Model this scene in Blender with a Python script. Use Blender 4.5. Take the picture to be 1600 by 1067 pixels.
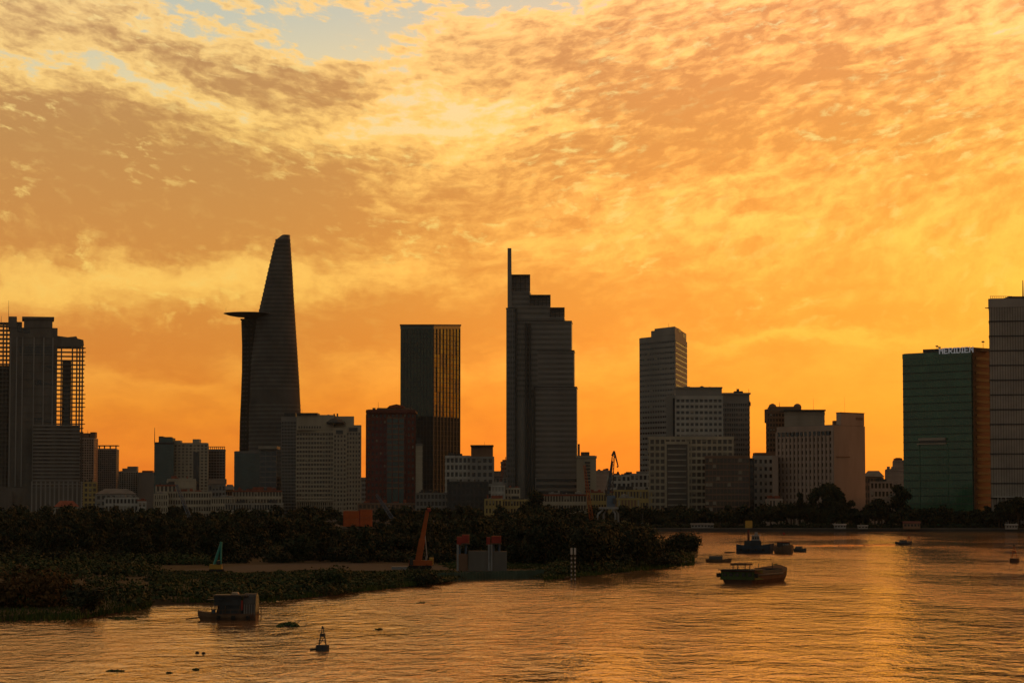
import bpy, bmesh, math, random
from mathutils import Vector, Matrix

for _o in list(bpy.data.objects):
    bpy.data.objects.remove(_o, do_unlink=True)
SC = bpy.context.scene
COL = SC.collection
RND = random.Random(7)
R = math.radians

# ---------------------------------------------------------------- camera
CAM_H = 20.0
FPX = 3880.0                      # focal length in pixels of the 1600 px wide photograph
PITCH = math.atan((775.0 - 533.5) / FPX)
cam_d = bpy.data.cameras.new('camera')
cam = bpy.data.objects.new('camera', cam_d)
COL.objects.link(cam)
cam.location = (0, 0, CAM_H)
cam.rotation_euler = (math.pi / 2 + PITCH, 0, 0)
cam_d.sensor_width = 36.0
cam_d.lens = 36.0 * FPX / 1600.0
cam_d.clip_start = 1.0
cam_d.clip_end = 60000.0
SC.camera = cam

# ---------------------------------------------------------------- render settings
SC.view_settings.view_transform = 'Standard'
SC.view_settings.look = 'None'
SC.view_settings.exposure = 0.0
SC.view_settings.gamma = 1.0
SC.view_settings.use_curve_mapping = False
SC.render.engine = 'CYCLES'
SC.cycles.use_denoising = True
SC.cycles.max_bounces = 5
SC.cycles.diffuse_bounces = 2
SC.cycles.glossy_bounces = 3
SC.cycles.transmission_bounces = 2
SC.cycles.volume_bounces = 0
SC.cycles.transparent_max_bounces = 4

SUN_AZ, SUN_EL = R(27.0), R(2.6)   # azimuth to the right of the view axis (+Y), elevation
HAZE = 0.000012


# ---------------------------------------------------------------- node helper
class S:
    """a shader socket with arithmetic"""
    def __init__(self, nt, sock):
        self.nt, self.s = nt, sock

    def _b(self, op, other, rev=False):
        n = self.nt.nodes.new('ShaderNodeMath')
        n.operation = op
        a, b = (other, self) if rev else (self, other)
        for i, q in enumerate((a, b)):
            if isinstance(q, S):
                self.nt.links.new(q.s, n.inputs[i])
            else:
                n.inputs[i].default_value = q
        return S(self.nt, n.outputs[0])

    def __add__(s, o): return s._b('ADD', o)
    def __radd__(s, o): return s._b('ADD', o)
    def __sub__(s, o): return s._b('SUBTRACT', o)
    def __rsub__(s, o): return s._b('SUBTRACT', o, True)
    def __mul__(s, o): return s._b('MULTIPLY', o)
    def __rmul__(s, o): return s._b('MULTIPLY', o)
    def __truediv__(s, o): return s._b('DIVIDE', o)
    def __rtruediv__(s, o): return s._b('DIVIDE', o, True)
    def __pow__(s, o): return s._b('POWER', o)
    def mx(s, o): return s._b('MAXIMUM', o)
    def mn(s, o): return s._b('MINIMUM', o)

    def f(s, op):
        n = s.nt.nodes.new('ShaderNodeMath')
        n.operation = op
        s.nt.links.new(s.s, n.inputs[0])
        return S(s.nt, n.outputs[0])

    def step(s, a, b, lo=0.0, hi=1.0):
        n = s.nt.nodes.new('ShaderNodeMapRange')
        n.interpolation_type = 'SMOOTHSTEP'
        s.nt.links.new(s.s, n.inputs['Value'])
        n.inputs['From Min'].default_value = a
        n.inputs['From Max'].default_value = b
        n.inputs['To Min'].default_value = lo
        n.inputs['To Max'].default_value = hi
        return S(s.nt, n.outputs[0])

    def ramp(s, pts, interp='LINEAR'):
        n = s.nt.nodes.new('ShaderNodeValToRGB')
        n.color_ramp.interpolation = interp
        e = n.color_ramp.elements
        e[0].position, e[0].color = pts[0][0], (*pts[0][1], 1)
        e[1].position, e[1].color = pts[-1][0], (*pts[-1][1], 1)
        for p, c in pts[1:-1]:
            k = e.new(p)
            k.color = (*c, 1)
        s.nt.links.new(s.s, n.inputs[0])
        return S(s.nt, n.outputs[0])


def vec(nt, x, y, z=0.0):
    n = nt.nodes.new('ShaderNodeCombineXYZ')
    for i, q in enumerate((x, y, z)):
        if isinstance(q, S):
            nt.links.new(q.s, n.inputs[i])
        else:
            n.inputs[i].default_value = q
    return S(nt, n.outputs[0])


def noise(nt, v, scale=1.0, detail=4.0, rough=0.55, dist=0.0, dim='2D'):
    n = nt.nodes.new('ShaderNodeTexNoise')
    n.noise_dimensions = dim
    nt.links.new(v.s, n.inputs['Vector'])
    n.inputs['Scale'].default_value = scale
    n.inputs['Detail'].default_value = detail
    n.inputs['Roughness'].default_value = rough
    n.inputs['Distortion'].default_value = dist
    return S(nt, n.outputs[0])


def mixc(nt, fac, a, b, mode='MIX'):
    n = nt.nodes.new('ShaderNodeMix')
    n.data_type = 'RGBA'
    n.blend_type = mode
    n.clamp_factor = True
    for q, i in ((fac, 0), (a, 6), (b, 7)):
        if isinstance(q, S):
            nt.links.new(q.s, n.inputs[i])
        elif isinstance(q, tuple):
            n.inputs[i].default_value = (*q, 1) if len(q) == 3 else q
        else:
            n.inputs[i].default_value = q
    return S(nt, n.outputs[2])


def lin(r, g, b):
    def c(v):
        v /= 255.0
        return v / 12.92 if v <= 0.04045 else ((v + 0.055) / 1.055) ** 2.4
    return (c(r), c(g), c(b))


# ---------------------------------------------------------------- world: evening sky with altocumulus
def build_world():
    w = bpy.data.worlds.new('World')
    SC.world = w
    w.use_nodes = True
    w.cycles.sampling_method = 'MANUAL'
    w.cycles.sample_map_resolution = 256
    nt = w.node_tree
    nt.nodes.clear()
    out = nt.nodes.new('ShaderNodeOutputWorld')
    bg = nt.nodes.new('ShaderNodeBackground')
    nt.links.new(bg.outputs[0], out.inputs[0])
    tc = nt.nodes.new('ShaderNodeTexCoord')
    sep = nt.nodes.new('ShaderNodeSeparateXYZ')
    nt.links.new(tc.outputs['Generated'], sep.inputs[0])
    x, y, z = (S(nt, sep.outputs[i]) for i in range(3))
    az = x._b('ARCTAN2', y)
    el = z.f('ARCSINE')
    K = 38.8                                  # 100 px of the photograph = 1 unit
    u0, v0 = az * K, el.f('ABSOLUTE') * K
    # slow warping so that no edge is clean
    w1 = noise(nt, vec(nt, u0, v0 * 2.2), 0.55, 5, 0.6) - 0.5
    w2 = noise(nt, vec(nt, u0 + 31.0, v0 * 2.2), 0.55, 5, 0.6) - 0.5
    u = u0 + w1 * 2.4
    v = v0 + w2 * 0.9
    uv = vec(nt, u, v)

    def blob(cx, cy, rx, ry, amp, slope=0.0):
        m = nt.nodes.new('ShaderNodeMapping')
        m.vector_type = 'TEXTURE'
        nt.links.new(uv.s, m.inputs['Vector'])
        m.inputs['Location'].default_value = ((cx - 800) / 100.0, (775 - cy) / 100.0, 0)
        m.inputs['Rotation'].default_value = (0, 0, math.atan(slope))
        m.inputs['Scale'].default_value = (rx / 100.0, ry / 100.0, 1)
        n = nt.nodes.new('ShaderNodeVectorMath')
        n.operation = 'DOT_PRODUCT'
        nt.links.new(m.outputs[0], n.inputs[0])
        nt.links.new(m.outputs[0], n.inputs[1])
        e = S(nt, n.outputs['Value'])
        return ((e * 0.6 + 1.0) ** -2.0) * amp

    # cloud rows: they slant down to the right at the left and up to the right at the right
    arm = (((u0 + 1.0) * (u0 + 1.0) + 2.0) ** 0.5) * v0.step(1.0, 5.5, 0.0, 0.22)
    row = v0 - arm
    streak = noise(nt, vec(nt, u0 + w1 * 1.2, row * 2.8 + w2 * 1.2), 0.85, 5, 0.58)
    cells = noise(nt, vec(nt, u0 + w1 * 0.5, row * 2.1 + w2 * 0.6 + 17.0), 3.7, 3, 0.6)
    thin = noise(nt, vec(nt, u0 * 0.9 + w1 * 0.5 + 40.0, row * 3.4 + w2 * 0.9), 1.9, 4, 0.6)
    big = noise(nt, vec(nt, u0 * 0.22 + 3.0, v0 * 0.5 + 5.0), 1.0, 3, 0.5)
    amp = v0.step(1.4, 6.0, 0.15, 1.0)
    d = (streak - 0.5) * v0.step(0.5, 4.0, 0.5, 0.9) + ((cells - 0.5) * 0.8 + (thin - 0.5) * 0.8) * amp + (big - 0.5) * 0.3 + 0.76
    shapes = [
        # the large dull sheet at the left and its upper edge
        (150, 260, 460, 110, 0.50, -0.28), (420, 330, 330, 70, 0.25, -0.25), (60, 360, 300, 60, 0.2, 0.0),
        # broken sky over it
        (320, 14, 300, 60, -0.62, -0.12), (60, 112, 150, 28, -0.62, -0.15), (300, 160, 190, 18, -0.55, -0.25), (470, 75, 150, 26, -0.35, 0.0), (830, 0, 260, 34, -0.70, 0.1), (560, 60, 120, 40, -0.25, 0.0),
        (300, 95, 330, 30, 0.42, -0.3),
        # bright opening in the middle
        (705, 195, 170, 46, -0.95, 0.0), (640, 235, 130, 22, -0.25, -0.35), (600, 150, 200, 30, -0.2, 0.0),
        (480, 130, 110, 28, 0.3, -0.15),
        # sheet right of the middle
        (1050, 190, 330, 100, 0.42, 0.12), (1300, 60, 200, 60, 0.12, 0.0), (1480, 50, 130, 20, -0.34, 0.05),
        (1050, 305, 180, 30, -0.20, 0.0), (1150, 350, 130, 16, -0.3, -0.05), (880, 390, 120, 26, -0.25, -0.1),
        # yellow band at the left, dull band beneath
        (250, 443, 340, 26, -0.60, 0.04), (560, 420, 170, 40, -0.30, 0.15), (30, 470, 160, 12, -0.2, 0),
        (130, 540, 360, 45, 0.42, 0.0), (640, 500, 260, 40, 0.38, 0.05), (980, 470, 200, 30, 0.25, 0.0),
        (250, 600, 300, 14, -0.2, 0.1), (800, 580, 240, 20, -0.32, 0.03), (1250, 533, 170, 9, -0.5, 0.05), (1300, 500, 220, 16, 0.25, 0.03),
        (1500, 420, 200, 60, -0.12, 0.0),
    ]
    for s in shapes:
        d = d + blob(*s[:4], s[4] * 0.85, s[5])
    dens = d.mx(0.0).mn(1.3) / 1.3
    # colours by height over the horizon (t = 0 at the horizon, 1 at the top of the picture and on)
    t = (v0 / 12.0).mn(1.0)
    sky = nt.nodes.new('ShaderNodeTexSky')
    sky.sky_type = 'NISHITA'
    sky.sun_disc = False
    sky.sun_elevation = SUN_EL
    sky.sun_rotation = SUN_AZ
    sky.air_density = 1.2
    sky.dust_density = 2.0
    nish = mixc(nt, 1.0, S(nt, sky.outputs[0]), (0.10, 0.10, 0.10), 'MULTIPLY')
    clear = t.ramp([(0.000, lin(248, 122, 32)), (0.107, lin(255, 156, 44)), (0.253, lin(255, 208, 104)), (0.400, lin(255, 224, 142)), (0.520, lin(236, 222, 176)), (0.620, lin(192, 202, 192)), (0.667, lin(180, 196, 192)), (1.0, lin(176, 184, 178))])
    clear = mixc(nt, 0.92, nish, clear)
    gold = t.ramp([(0.000, lin(248, 126, 34)), (0.107, lin(255, 158, 46)), (0.253, lin(255, 198, 94)), (0.467, lin(255, 208, 118)), (0.667, lin(255, 214, 144)), (1.0, lin(255, 186, 86))])
    dull = t.ramp([(0.000, lin(230, 108, 28)), (0.133, lin(224, 128, 42)), (0.267, lin(214, 142, 66)), (0.467, lin(196, 144, 84)), (0.667, lin(192, 148, 104)), (1.0, lin(218, 142, 68))])
    c = mixc(nt, dens.step(0.08, 0.34, 0.16, 1.0), clear, gold)
    c = mixc(nt, dens.step(0.24, 0.86), c, dull)
    # towards the sun the deck glows warmer, at the left edge it is duller
    warm = u0.step(-5.0, 5.0)
    c = mixc(nt, warm, c, mixc(nt, 1.0, c, (1.55, 1.12, 0.88), 'MULTIPLY'))
    # bright ripples where the deck is thin
    rip = noise(nt, vec(nt, u0 + w1 * 0.5 + 11.0, row * 2.8 + w2 * 0.8), 2.4, 4, 0.6)
    rmask = noise(nt, vec(nt, u0 * 0.4 + 7.0, v0 * 0.8), 1.0, 3, 0.5)
    rr = rip.step(0.52, 0.76) * rmask.step(0.42, 0.62, 0.1, 1.0) * v0.step(1.8, 3.6)
    cream = t.ramp([(0.000, lin(255, 170, 60)), (0.267, lin(255, 210, 105)), (0.467, lin(255, 220, 132)), (0.667, lin(255, 224, 156)), (1.0, lin(255, 196, 96))])
    c = mixc(nt, rr * 0.85 * dens.step(0.15, 0.5), c, cream)
    # glow round the hidden sun
    su, sv = math.degrees(SUN_AZ) * math.pi / 180 * K, 2.3
    gl = ((u0 - su) * (u0 - su) * 0.0058 + (v0 - sv) * (v0 - sv) * 0.09) * -1.0
    gl = gl.f('EXPONENT')
    c = mixc(nt, gl, c, (1.15, 0.66, 0.05))
    # away from the sun, the evening sky is dim and bluish grey
    sd = (math.sin(SUN_AZ), math.cos(SUN_AZ))
    cosa = x * sd[0] + y * sd[1]
    back = cosa.step(0.0, 0.86)
    high = z.step(0.40, 0.85)
    c = mixc(nt, high, c, (0.036, 0.042, 0.052))
    c = mixc(nt, back, (0.170, 0.152, 0.118), c)
    nt.links.new(c.s, bg.inputs['Color'])
    bg.inputs['Strength'].default_value = 1.0


build_world()

# ---------------------------------------------------------------- the low sun behind the clouds
sun_d = bpy.data.lights.new('sun', 'SUN')
sun = bpy.data.objects.new('sun', sun_d)
COL.objects.link(sun)
sun_d.energy = 0.15
sun_d.angle = R(20.0)
sun_d.color = (1.0, 0.52, 0.18)
_sd = Vector((math.sin(SUN_AZ) * math.cos(SUN_EL), math.cos(SUN_AZ) * math.cos(SUN_EL), math.sin(SUN_EL)))
sun.rotation_euler = _sd.to_track_quat('Z', 'Y').to_euler()

# ================================================================ helpers
CP, SP = math.cos(PITCH), math.sin(PITCH)


def W(px, py, Y):
    """the point at depth Y that the photograph shows at pixel (px, py)"""
    cx, cy = (px - 800.0) / FPX, (533.5 - py) / FPX
    d = Vector((cx, CP - cy * SP, SP + cy * CP))
    t = Y / d.y
    return Vector((d.x * t, Y, CAM_H + d.z * t))


def G(px, py, z=0.0):
    """the point of the level z that the photograph shows at pixel (px, py)"""
    cx, cy = (px - 800.0) / FPX, (533.5 - py) / FPX
    d = Vector((cx, CP - cy * SP, SP + cy * CP))
    t = (z - CAM_H) / d.z
    return Vector((d.x * t, d.y * t, z))


MATS = {}


def mat(name, col, rough=0.8, var=0.25, scale=0.08, spec=0.3, ior=1.45, metal=0.0, bump=0.0, streak=False, emit=None):
    m = bpy.data.materials.new(name)
    m.use_nodes = True
    nt = m.node_tree
    b = nt.nodes['Principled BSDF']
    tc = nt.nodes.new('ShaderNodeTexCoord')
    mp = nt.nodes.new('ShaderNodeMapping')
    nt.links.new(tc.outputs['Object'], mp.inputs[0])
    mp.inputs['Scale'].default_value = (1, 1, 0.25 if streak else 1)
    n = noise(nt, S(nt, mp.outputs[0]), scale, 5, 0.6, dim='3D')
    lo = tuple(c * (1 - var) for c in col)
    hi = tuple(min(1, c * (1 + var)) for c in col)
    c = n.ramp([(0.3, lo), (0.7, hi)])
    nt.links.new(c.s, b.inputs['Base Color'])
    b.inputs['Roughness'].default_value = rough
    b.inputs['Specular IOR Level'].default_value = spec
    b.inputs['IOR'].default_value = ior
    b.inputs['Metallic'].default_value = metal
    if bump:
        bp = nt.nodes.new('ShaderNodeBump')
        bp.inputs['Strength'].default_value = 1.0
        bp.inputs['Distance'].default_value = bump
        n2 = noise(nt, S(nt, mp.outputs[0]), scale * 2.0, 2, 0.5, dim='3D')
        nt.links.new(n2.s, bp.inputs['Height'])
        nt.links.new(bp.outputs[0], b.inputs['Normal'])
    if emit:
        b.inputs['Emission Color'].default_value = (*emit[0], 1)
        b.inputs['Emission Strength'].default_value = emit[1]
    MATS[name] = m
    return m


mat('concrete', (0.30, 0.27, 0.23), 0.9, 0.25, 0.06, streak=True)
mat('raw_concrete', (0.13, 0.12, 0.11), 0.95, 0.35, 0.09, streak=True)
mat('beige', (0.38, 0.33, 0.255), 0.85, 0.28, 0.05, streak=True)
mat('white_wall', (0.40, 0.385, 0.36), 0.85, 0.28, 0.06, streak=True)
mat('grey_wall', (0.25, 0.24, 0.23), 0.8, 0.2, 0.06, streak=True)
mat('pink_wall', (0.36, 0.27, 0.225), 0.85, 0.28, 0.05, streak=True)
mat('brown_wall', (0.20, 0.12, 0.08), 0.85, 0.2, 0.05, streak=True)
mat('yellow_wall', (0.36, 0.27, 0.11), 0.85, 0.2, 0.05, streak=True)
mat('brick_red', (0.14, 0.045, 0.035), 0.85, 0.25, 0.06, streak=True)
mat('roof_tile', (0.24, 0.07, 0.04), 0.9, 0.3, 0.2)
mat('roof_grey', (0.16, 0.15, 0.14), 0.9, 0.3, 0.15)
mat('dark_glass', (0.020, 0.022, 0.025), 0.18, 0.4, 0.12, 0.5, 1.55)
mat('blue_glass', (0.020, 0.034, 0.050), 0.15, 0.4, 0.12, 0.5, 1.6)
mat('teal_glass', (0.022, 0.055, 0.055), 0.16, 0.35, 0.12, 0.5, 1.6)
mat('green_glass', (0.03, 0.105, 0.058), 0.14, 0.3, 0.08, 0.5, 1.6)
mat('mirror_glass', (0.085, 0.10, 0.05), 0.08, 0.6, 0.10, 0.5, 1.75, metal=0.8, bump=0.16)
mat('brown_glass', (0.045, 0.032, 0.022), 0.2, 0.35, 0.12, 0.5, 1.55)
mat('grey_panel', (0.19, 0.18, 0.17), 0.55, 0.2, 0.05, 0.5)
mat('dark_metal', (0.045, 0.045, 0.045), 0.55, 0.3, 0.3, 0.4)
mat('steel', (0.22, 0.23, 0.24), 0.5, 0.25, 0.3, 0.4)
mat('blue_steel', (0.08, 0.13, 0.20), 0.5, 0.25, 0.3, 0.4)
mat('orange_paint', (0.34, 0.075, 0.012), 0.55, 0.25, 0.3, 0.4)
mat('yellow_paint', (0.42, 0.25, 0.04), 0.55, 0.25, 0.3, 0.4)
mat('teal_paint', (0.03, 0.24, 0.20), 0.5, 0.25, 0.3, 0.4)
mat('red_paint', (0.24, 0.03, 0.022), 0.6, 0.25, 0.3, 0.3)
mat('white_paint', (0.38, 0.37, 0.36), 0.6, 0.15, 0.5, 0.4)
mat('black_rubber', (0.02, 0.02, 0.02), 0.9, 0.3, 0.5)
mat('hull_dark', (0.035, 0.045, 0.055), 0.7, 0.4, 0.4)
mat('hull_blue', (0.02, 0.04, 0.07), 0.6, 0.35, 0.4)
mat('hull_rust', (0.075, 0.04, 0.026), 0.85, 0.4, 0.4)
mat('hull_green', (0.04, 0.07, 0.018), 0.7, 0.3, 0.4)
mat('old_wood', (0.11, 0.075, 0.05), 0.9, 0.35, 0.6, streak=True)
mat('corrugated', (0.06, 0.06, 0.06), 0.6, 0.3, 0.5)
mat('bark', (0.06, 0.045, 0.032), 0.95, 0.3, 0.8)
mat('leaf', (0.0224, 0.0406, 0.0098), 0.7, 0.45, 0.09, 0.3)
mat('leaf_dark', (0.0136, 0.0223, 0.0074), 0.7, 0.45, 0.09, 0.3)
mat('leaf_dry', (0.0638, 0.0375, 0.0120), 0.8, 0.45, 0.10, 0.2)
mat('grass', (0.0315, 0.0560, 0.0098), 0.8, 0.5, 0.05, 0.2)
mat('hyacinth', (0.045, 0.09, 0.02), 0.6, 0.4, 0.4, 0.4)
mat('mud', (0.022, 0.021, 0.014), 0.95, 0.35, 0.05)
mat('sand', (0.034, 0.035, 0.038), 0.95, 0.25, 0.05)
mat('city_ground', (0.05, 0.048, 0.045), 0.95, 0.3, 0.02)
mat('canvas', (0.45, 0.36, 0.26), 0.9, 0.2, 0.5)
mat('lit_blue', (0.4, 0.4, 0.8), 0.5, 0.1, 0.5, emit=((0.45, 0.5, 1.0), 0.22))
mat('lit_warm', (0.6, 0.5, 0.3), 0.5, 0.1, 0.5, emit=((1.0, 0.75, 0.4), 0.22))
mat('lit_sign', (0.6, 0.6, 0.62), 0.5, 0.1, 0.5, emit=((0.9, 0.92, 1.0), 0.10))

mat('window_band', (0.12, 0.114, 0.108), 0.6, 0.3, 0.05, 0.5)
mat('grey_glass', (0.34, 0.31, 0.28), 0.4, 0.2, 0.1, 0.5)
mat('pile_green', (0.05, 0.085, 0.065), 0.8, 0.3, 0.3)
mat('tower_band', (0.135, 0.13, 0.125), 1.0, 0.3, 0.05, 0.05)
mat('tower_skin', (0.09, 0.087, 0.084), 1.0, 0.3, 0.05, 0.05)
mat('shaded_skin', (0.04, 0.038, 0.036), 1.0, 0.3, 0.05, 0.05)  # darker copy of the tower skin with shade put into its colour
mat('bottle_glass', (0.022, 0.050, 0.030), 0.2, 0.4, 0.06, 0.5, 1.6)
mat('blind', (0.30, 0.27, 0.22), 0.9, 0.3, 0.2)
ORG = {}


def O(o):
    return ORG.get(o.name, Vector((0, 0, 0)))


class MB:
    """collects faces for ONE mesh object (world coordinates)"""
    def __init__(self):
        self.v, self.f = [], []

    def add(self, vs, fs):
        n = len(self.v)
        self.v += [tuple(p) for p in vs]
        self.f += [tuple(i + n for i in f) for f in fs]
        return self

    def box(self, x0, x1, y0, y1, z0, z1):
        return self.add([(x0, y0, z0), (x1, y0, z0), (x1, y1, z0), (x0, y1, z0), (x0, y0, z1), (x1, y0, z1), (x1, y1, z1), (x0, y1, z1)],
                        [(0, 3, 2, 1), (4, 5, 6, 7), (0, 1, 5, 4), (1, 2, 6, 5), (2, 3, 7, 6), (3, 0, 4, 7)])

    def bar(self, a, b, r0, r1=None, n=4):
        """tapered bar from a to b"""
        a, b = Vector(a), Vector(b)
        r1 = r0 if r1 is None else r1
        d = (b - a).normalized()
        s = d.cross(Vector((0, 0, 1)))
        if s.length < 1e-3:
            s = Vector((1, 0, 0))
        s.normalize()
        t = s.cross(d)
        vs = []
        for p, r in ((a, r0), (b, r1)):
            for i in range(n):
                an = 2 * math.pi * (i + 0.5) / n
                vs.append(p + s * (r * math.cos(an)) + t * (r * math.sin(an)))
        fs = [(i, (i + 1) % n, n + (i + 1) % n, n + i) for i in range(n)]
        fs += [tuple(range(n))[::-1], tuple(range(n, 2 * n))]
        return self.add(vs, fs)

    def prism(self, plan, z0, z1):
        n = len(plan)
        vs = [(p[0], p[1], z0) for p in plan] + [(p[0], p[1], z1) for p in plan]
        fs = [(i, (i + 1) % n, n + (i + 1) % n, n + i) for i in range(n)] + [tuple(range(n))[::-1], tuple(range(n, 2 * n))]
        return self.add(vs, fs)

    def loft(self, rings, cap=True):
        """rings: lists of the same number of 3D points"""
        n = len(rings[0])
        vs, fs = [], []
        for r in rings:
            vs += list(r)
        for k in range(len(rings) - 1):
            for i in range(n):
                j = (i + 1) % n
                fs.append((k * n + i, k * n + j, (k + 1) * n + j, (k + 1) * n + i))
        if cap:
            fs += [tuple(range(n))[::-1], tuple(range((len(rings) - 1) * n, len(rings) * n))]
        return self.add(vs, fs)

    def lathe(self, c, prof, n=16):
        rings = [[(c[0] + r * math.cos(2 * math.pi * i / n), c[1] + r * math.sin(2 * math.pi * i / n), c[2] + z) for i in range(n)] for r, z in prof]
        return self.loft(rings)

    def build(self, name, m, parent=None, smooth=False, label=None, kind=None):
        me = bpy.data.meshes.new(name)
        o = bpy.data.objects.new(name, me)
        COL.objects.link(o)
        off = Vector((0, 0, 0))
        if parent is not None:
            off = O(parent)
            o.parent = parent
        ORG[o.name] = off
        me.from_pydata([(p[0] - off.x, p[1] - off.y, p[2] - off.z) for p in self.v], [], self.f)
        me.materials.append(MATS[m])
        if smooth:
            me.polygons.foreach_set('use_smooth', [True] * len(me.polygons))
        me.update()
        if label:
            o['label'] = label
        if kind:
            o['kind'] = kind
        return o


def copy_at(o, parent, dx=0.0, dy=0.0, dz=0.0):
    c = o.copy()
    COL.objects.link(c)
    c.parent = parent
    c.location = (o.location.x + dx, o.location.y + dy, o.location.z + dz)
    return c


USED = set()


def thing(name, label, cat, loc, group=None):
    o = bpy.data.objects.new(name, None)
    COL.objects.link(o)
    o.empty_display_size = 1.0
    o.location = loc
    ORG[o.name] = Vector(loc)
    o['label'], o['category'] = label, cat
    if group:
        o['group'] = group
    return o


def tag(o, label, cat, group=None):
    o['label'], o['category'] = label, cat
    if group:
        o['group'] = group
    return o


def offset(plan, d):
    """convex plan (counter-clockwise) pushed outward by d"""
    n, out = len(plan), []
    for i in range(n):
        p0, p1, p2 = (Vector(plan[(i + k) % n][:2]) for k in (-1, 0, 1))
        a, b = (p1 - p0).normalized(), (p2 - p1).normalized()
        na, nb = Vector((a.y, -a.x)), Vector((b.y, -b.x))
        h = (na + nb)
        h = h / max(0.25, h.length_squared) * 2.0
        out.append((p1.x + h.x * d, p1.y + h.y * d))
    return out


LAND = 1.5


def plan_of(A, B, C=None, depth=30.0, top=600):
    """A, B: front corners as (pixel x, depth); C: a further corner seen to the right (or to the left when C lies left of A)"""
    ym = (top + 790) / 2
    a, b = W(A[0], ym, A[1]), W(B[0], ym, B[1])
    if C is None:
        m = (a + b) / 2
        d = Vector((m.x, m.y, 0)).normalized() * depth
        c, e = b + d, a + d
    elif C[0] >= B[0]:
        c = W(C[0], ym, C[1])
        e = a + (c - b)
    else:
        e = W(C[0], ym, C[1])
        c = b + (e - a)
    return [(p.x, p.y) for p in (a, b, c, e)]


def zpx(px, py, Y):
    return W(px, py, Y).z


def facade(root, plan, z0, z1, floors, bays, wall, sp=0.45, pw=0.3, proud=0.45, faces=(0, 1), slab='spandrel', pier='pier', pier_out=None):
    """floor-high slabs round the plan and piers on the faces, in front of the recessed glass"""
    fh = (z1 - z0) / floors
    if sp:
        s0 = MB().prism(offset(plan, proud), z0, z0 + sp * fh).build(slab, wall, root)
        for k in range(1, floors):
            copy_at(s0, root, dz=k * fh)
    po = proud - 0.12 if pier_out is None else pier_out
    if pw:
        for fi, nb in zip(faces, bays if isinstance(bays, (list, tuple)) else [bays] * len(faces)):
            if not nb:
                continue
            p, q = Vector(plan[fi]), Vector(plan[(fi + 1) % len(plan)])
            L = (q - p).length
            d = (q - p).normalized()
            n = Vector((d.y, -d.x))
            bw = L / nb
            w = bw * pw
            a = p - d * (w / 2)
            pts = [a + n * po, a + d * w + n * po, a + d * w - n * 0.3, a - n * 0.3]
            if sp and fi == faces[0] and wall not in ('green_glass', 'teal_glass', 'pile_green', 'dark_metal', 'grey_panel'):
                rb = random.Random(int(abs(p.x) * 7 + z1 * 13))
                g0 = None
                for k in range(min(26, max(3, int(floors * nb * 0.11)))):
                    ci, ri = rb.randrange(nb), rb.randrange(floors)
                    if g0 is None:
                        e0 = p + d * (w * 0.6)
                        e1 = p + d * (bw - w * 0.6)
                        hh = fh * (1 - sp) * rb.uniform(0.45, 0.8)
                        g0 = MB().prism([(e0.x + n.x * 0.1, e0.y + n.y * 0.1), (e1.x + n.x * 0.1, e1.y + n.y * 0.1), (e1.x - n.x * 0.1, e1.y - n.y * 0.1), (e0.x - n.x * 0.1, e0.y - n.y * 0.1)], z0 + fh - hh, z0 + fh - 0.02).build('window_blind', 'blind', root)
                        q0 = g0
                        q0.location = (d.x * bw * ci, d.y * bw * ci, fh * ri)
                        base0 = (ci, ri)
                    else:
                        copy_at(g0, root, dx=d.x * bw * (ci - base0[0]), dy=d.y * bw * (ci - base0[0]), dz=fh * (ri - base0[1]))
            p0 = MB().prism([(t.x, t.y) for t in pts], z0, z1 + 0.05).build(pier, wall, root)
            for k in range(1, nb + 1):
                copy_at(p0, root, dx=d.x * bw * k, dy=d.y * bw * k)


def tower(name, label, A, B, top, floors, bays, wall, glass, C=None, depth=30.0, sp=0.45, pw=0.3, proud=0.45, cat='building',
          parapet=1.6, roof='roof_grey', base=LAND, group=None, pier_out=None, cap=None):
    plan = plan_of(A, B, C, depth, top)
    cx = sum(p[0] for p in plan) / 4
    cy = sum(p[1] for p in plan) / 4
    root = thing(name, label, cat, (cx, cy, base), group)
    bpx, bY = (B[0], B[1]) if C is None or C[0] >= B[0] else (A[0], A[1])
    z1 = zpx(bpx, top, bY)
    MB().prism(plan, base, z1 - parapet).build('glazed_core', glass, root)
    facade(root, plan, base, z1 - parapet, floors, bays, wall, sp, pw, proud, (0, 1) if C is None or C[0] >= B[0] else (0, 3), pier_out=pier_out)
    pr = MB().prism(offset(plan, proud + 0.05), z1 - parapet + 0.06, z1).build('parapet', cap or wall, root)
    MB().prism(offset(plan, -0.6), z1 + 0.01, z1 + 0.25).build('roof_deck', roof, pr)
    return root, plan, z1


def roof_box(root, name, x0, x1, top, bottom, Y, depth, m, d0=3.0):
    """a block on a roof, given by pixels"""
    a, b = W(x0, top, Y + d0), W(x1, top, Y + d0)
    zb = min(W(x0, bottom, Y + d0).z, W(x0, bottom, Y).z)
    return MB().box(a.x, b.x, Y + d0, Y + d0 + depth, zb, a.z).build(name, m, root)


def mast(root, px, y0, y1, Y, r=0.25, m='dark_metal', name='mast'):
    a, b = W(px, y1, Y), W(px, y0, Y)
    b.x = a.x
    return MB().bar(a, b, r, r * 0.5, 6).build(name, m, root)


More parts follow.
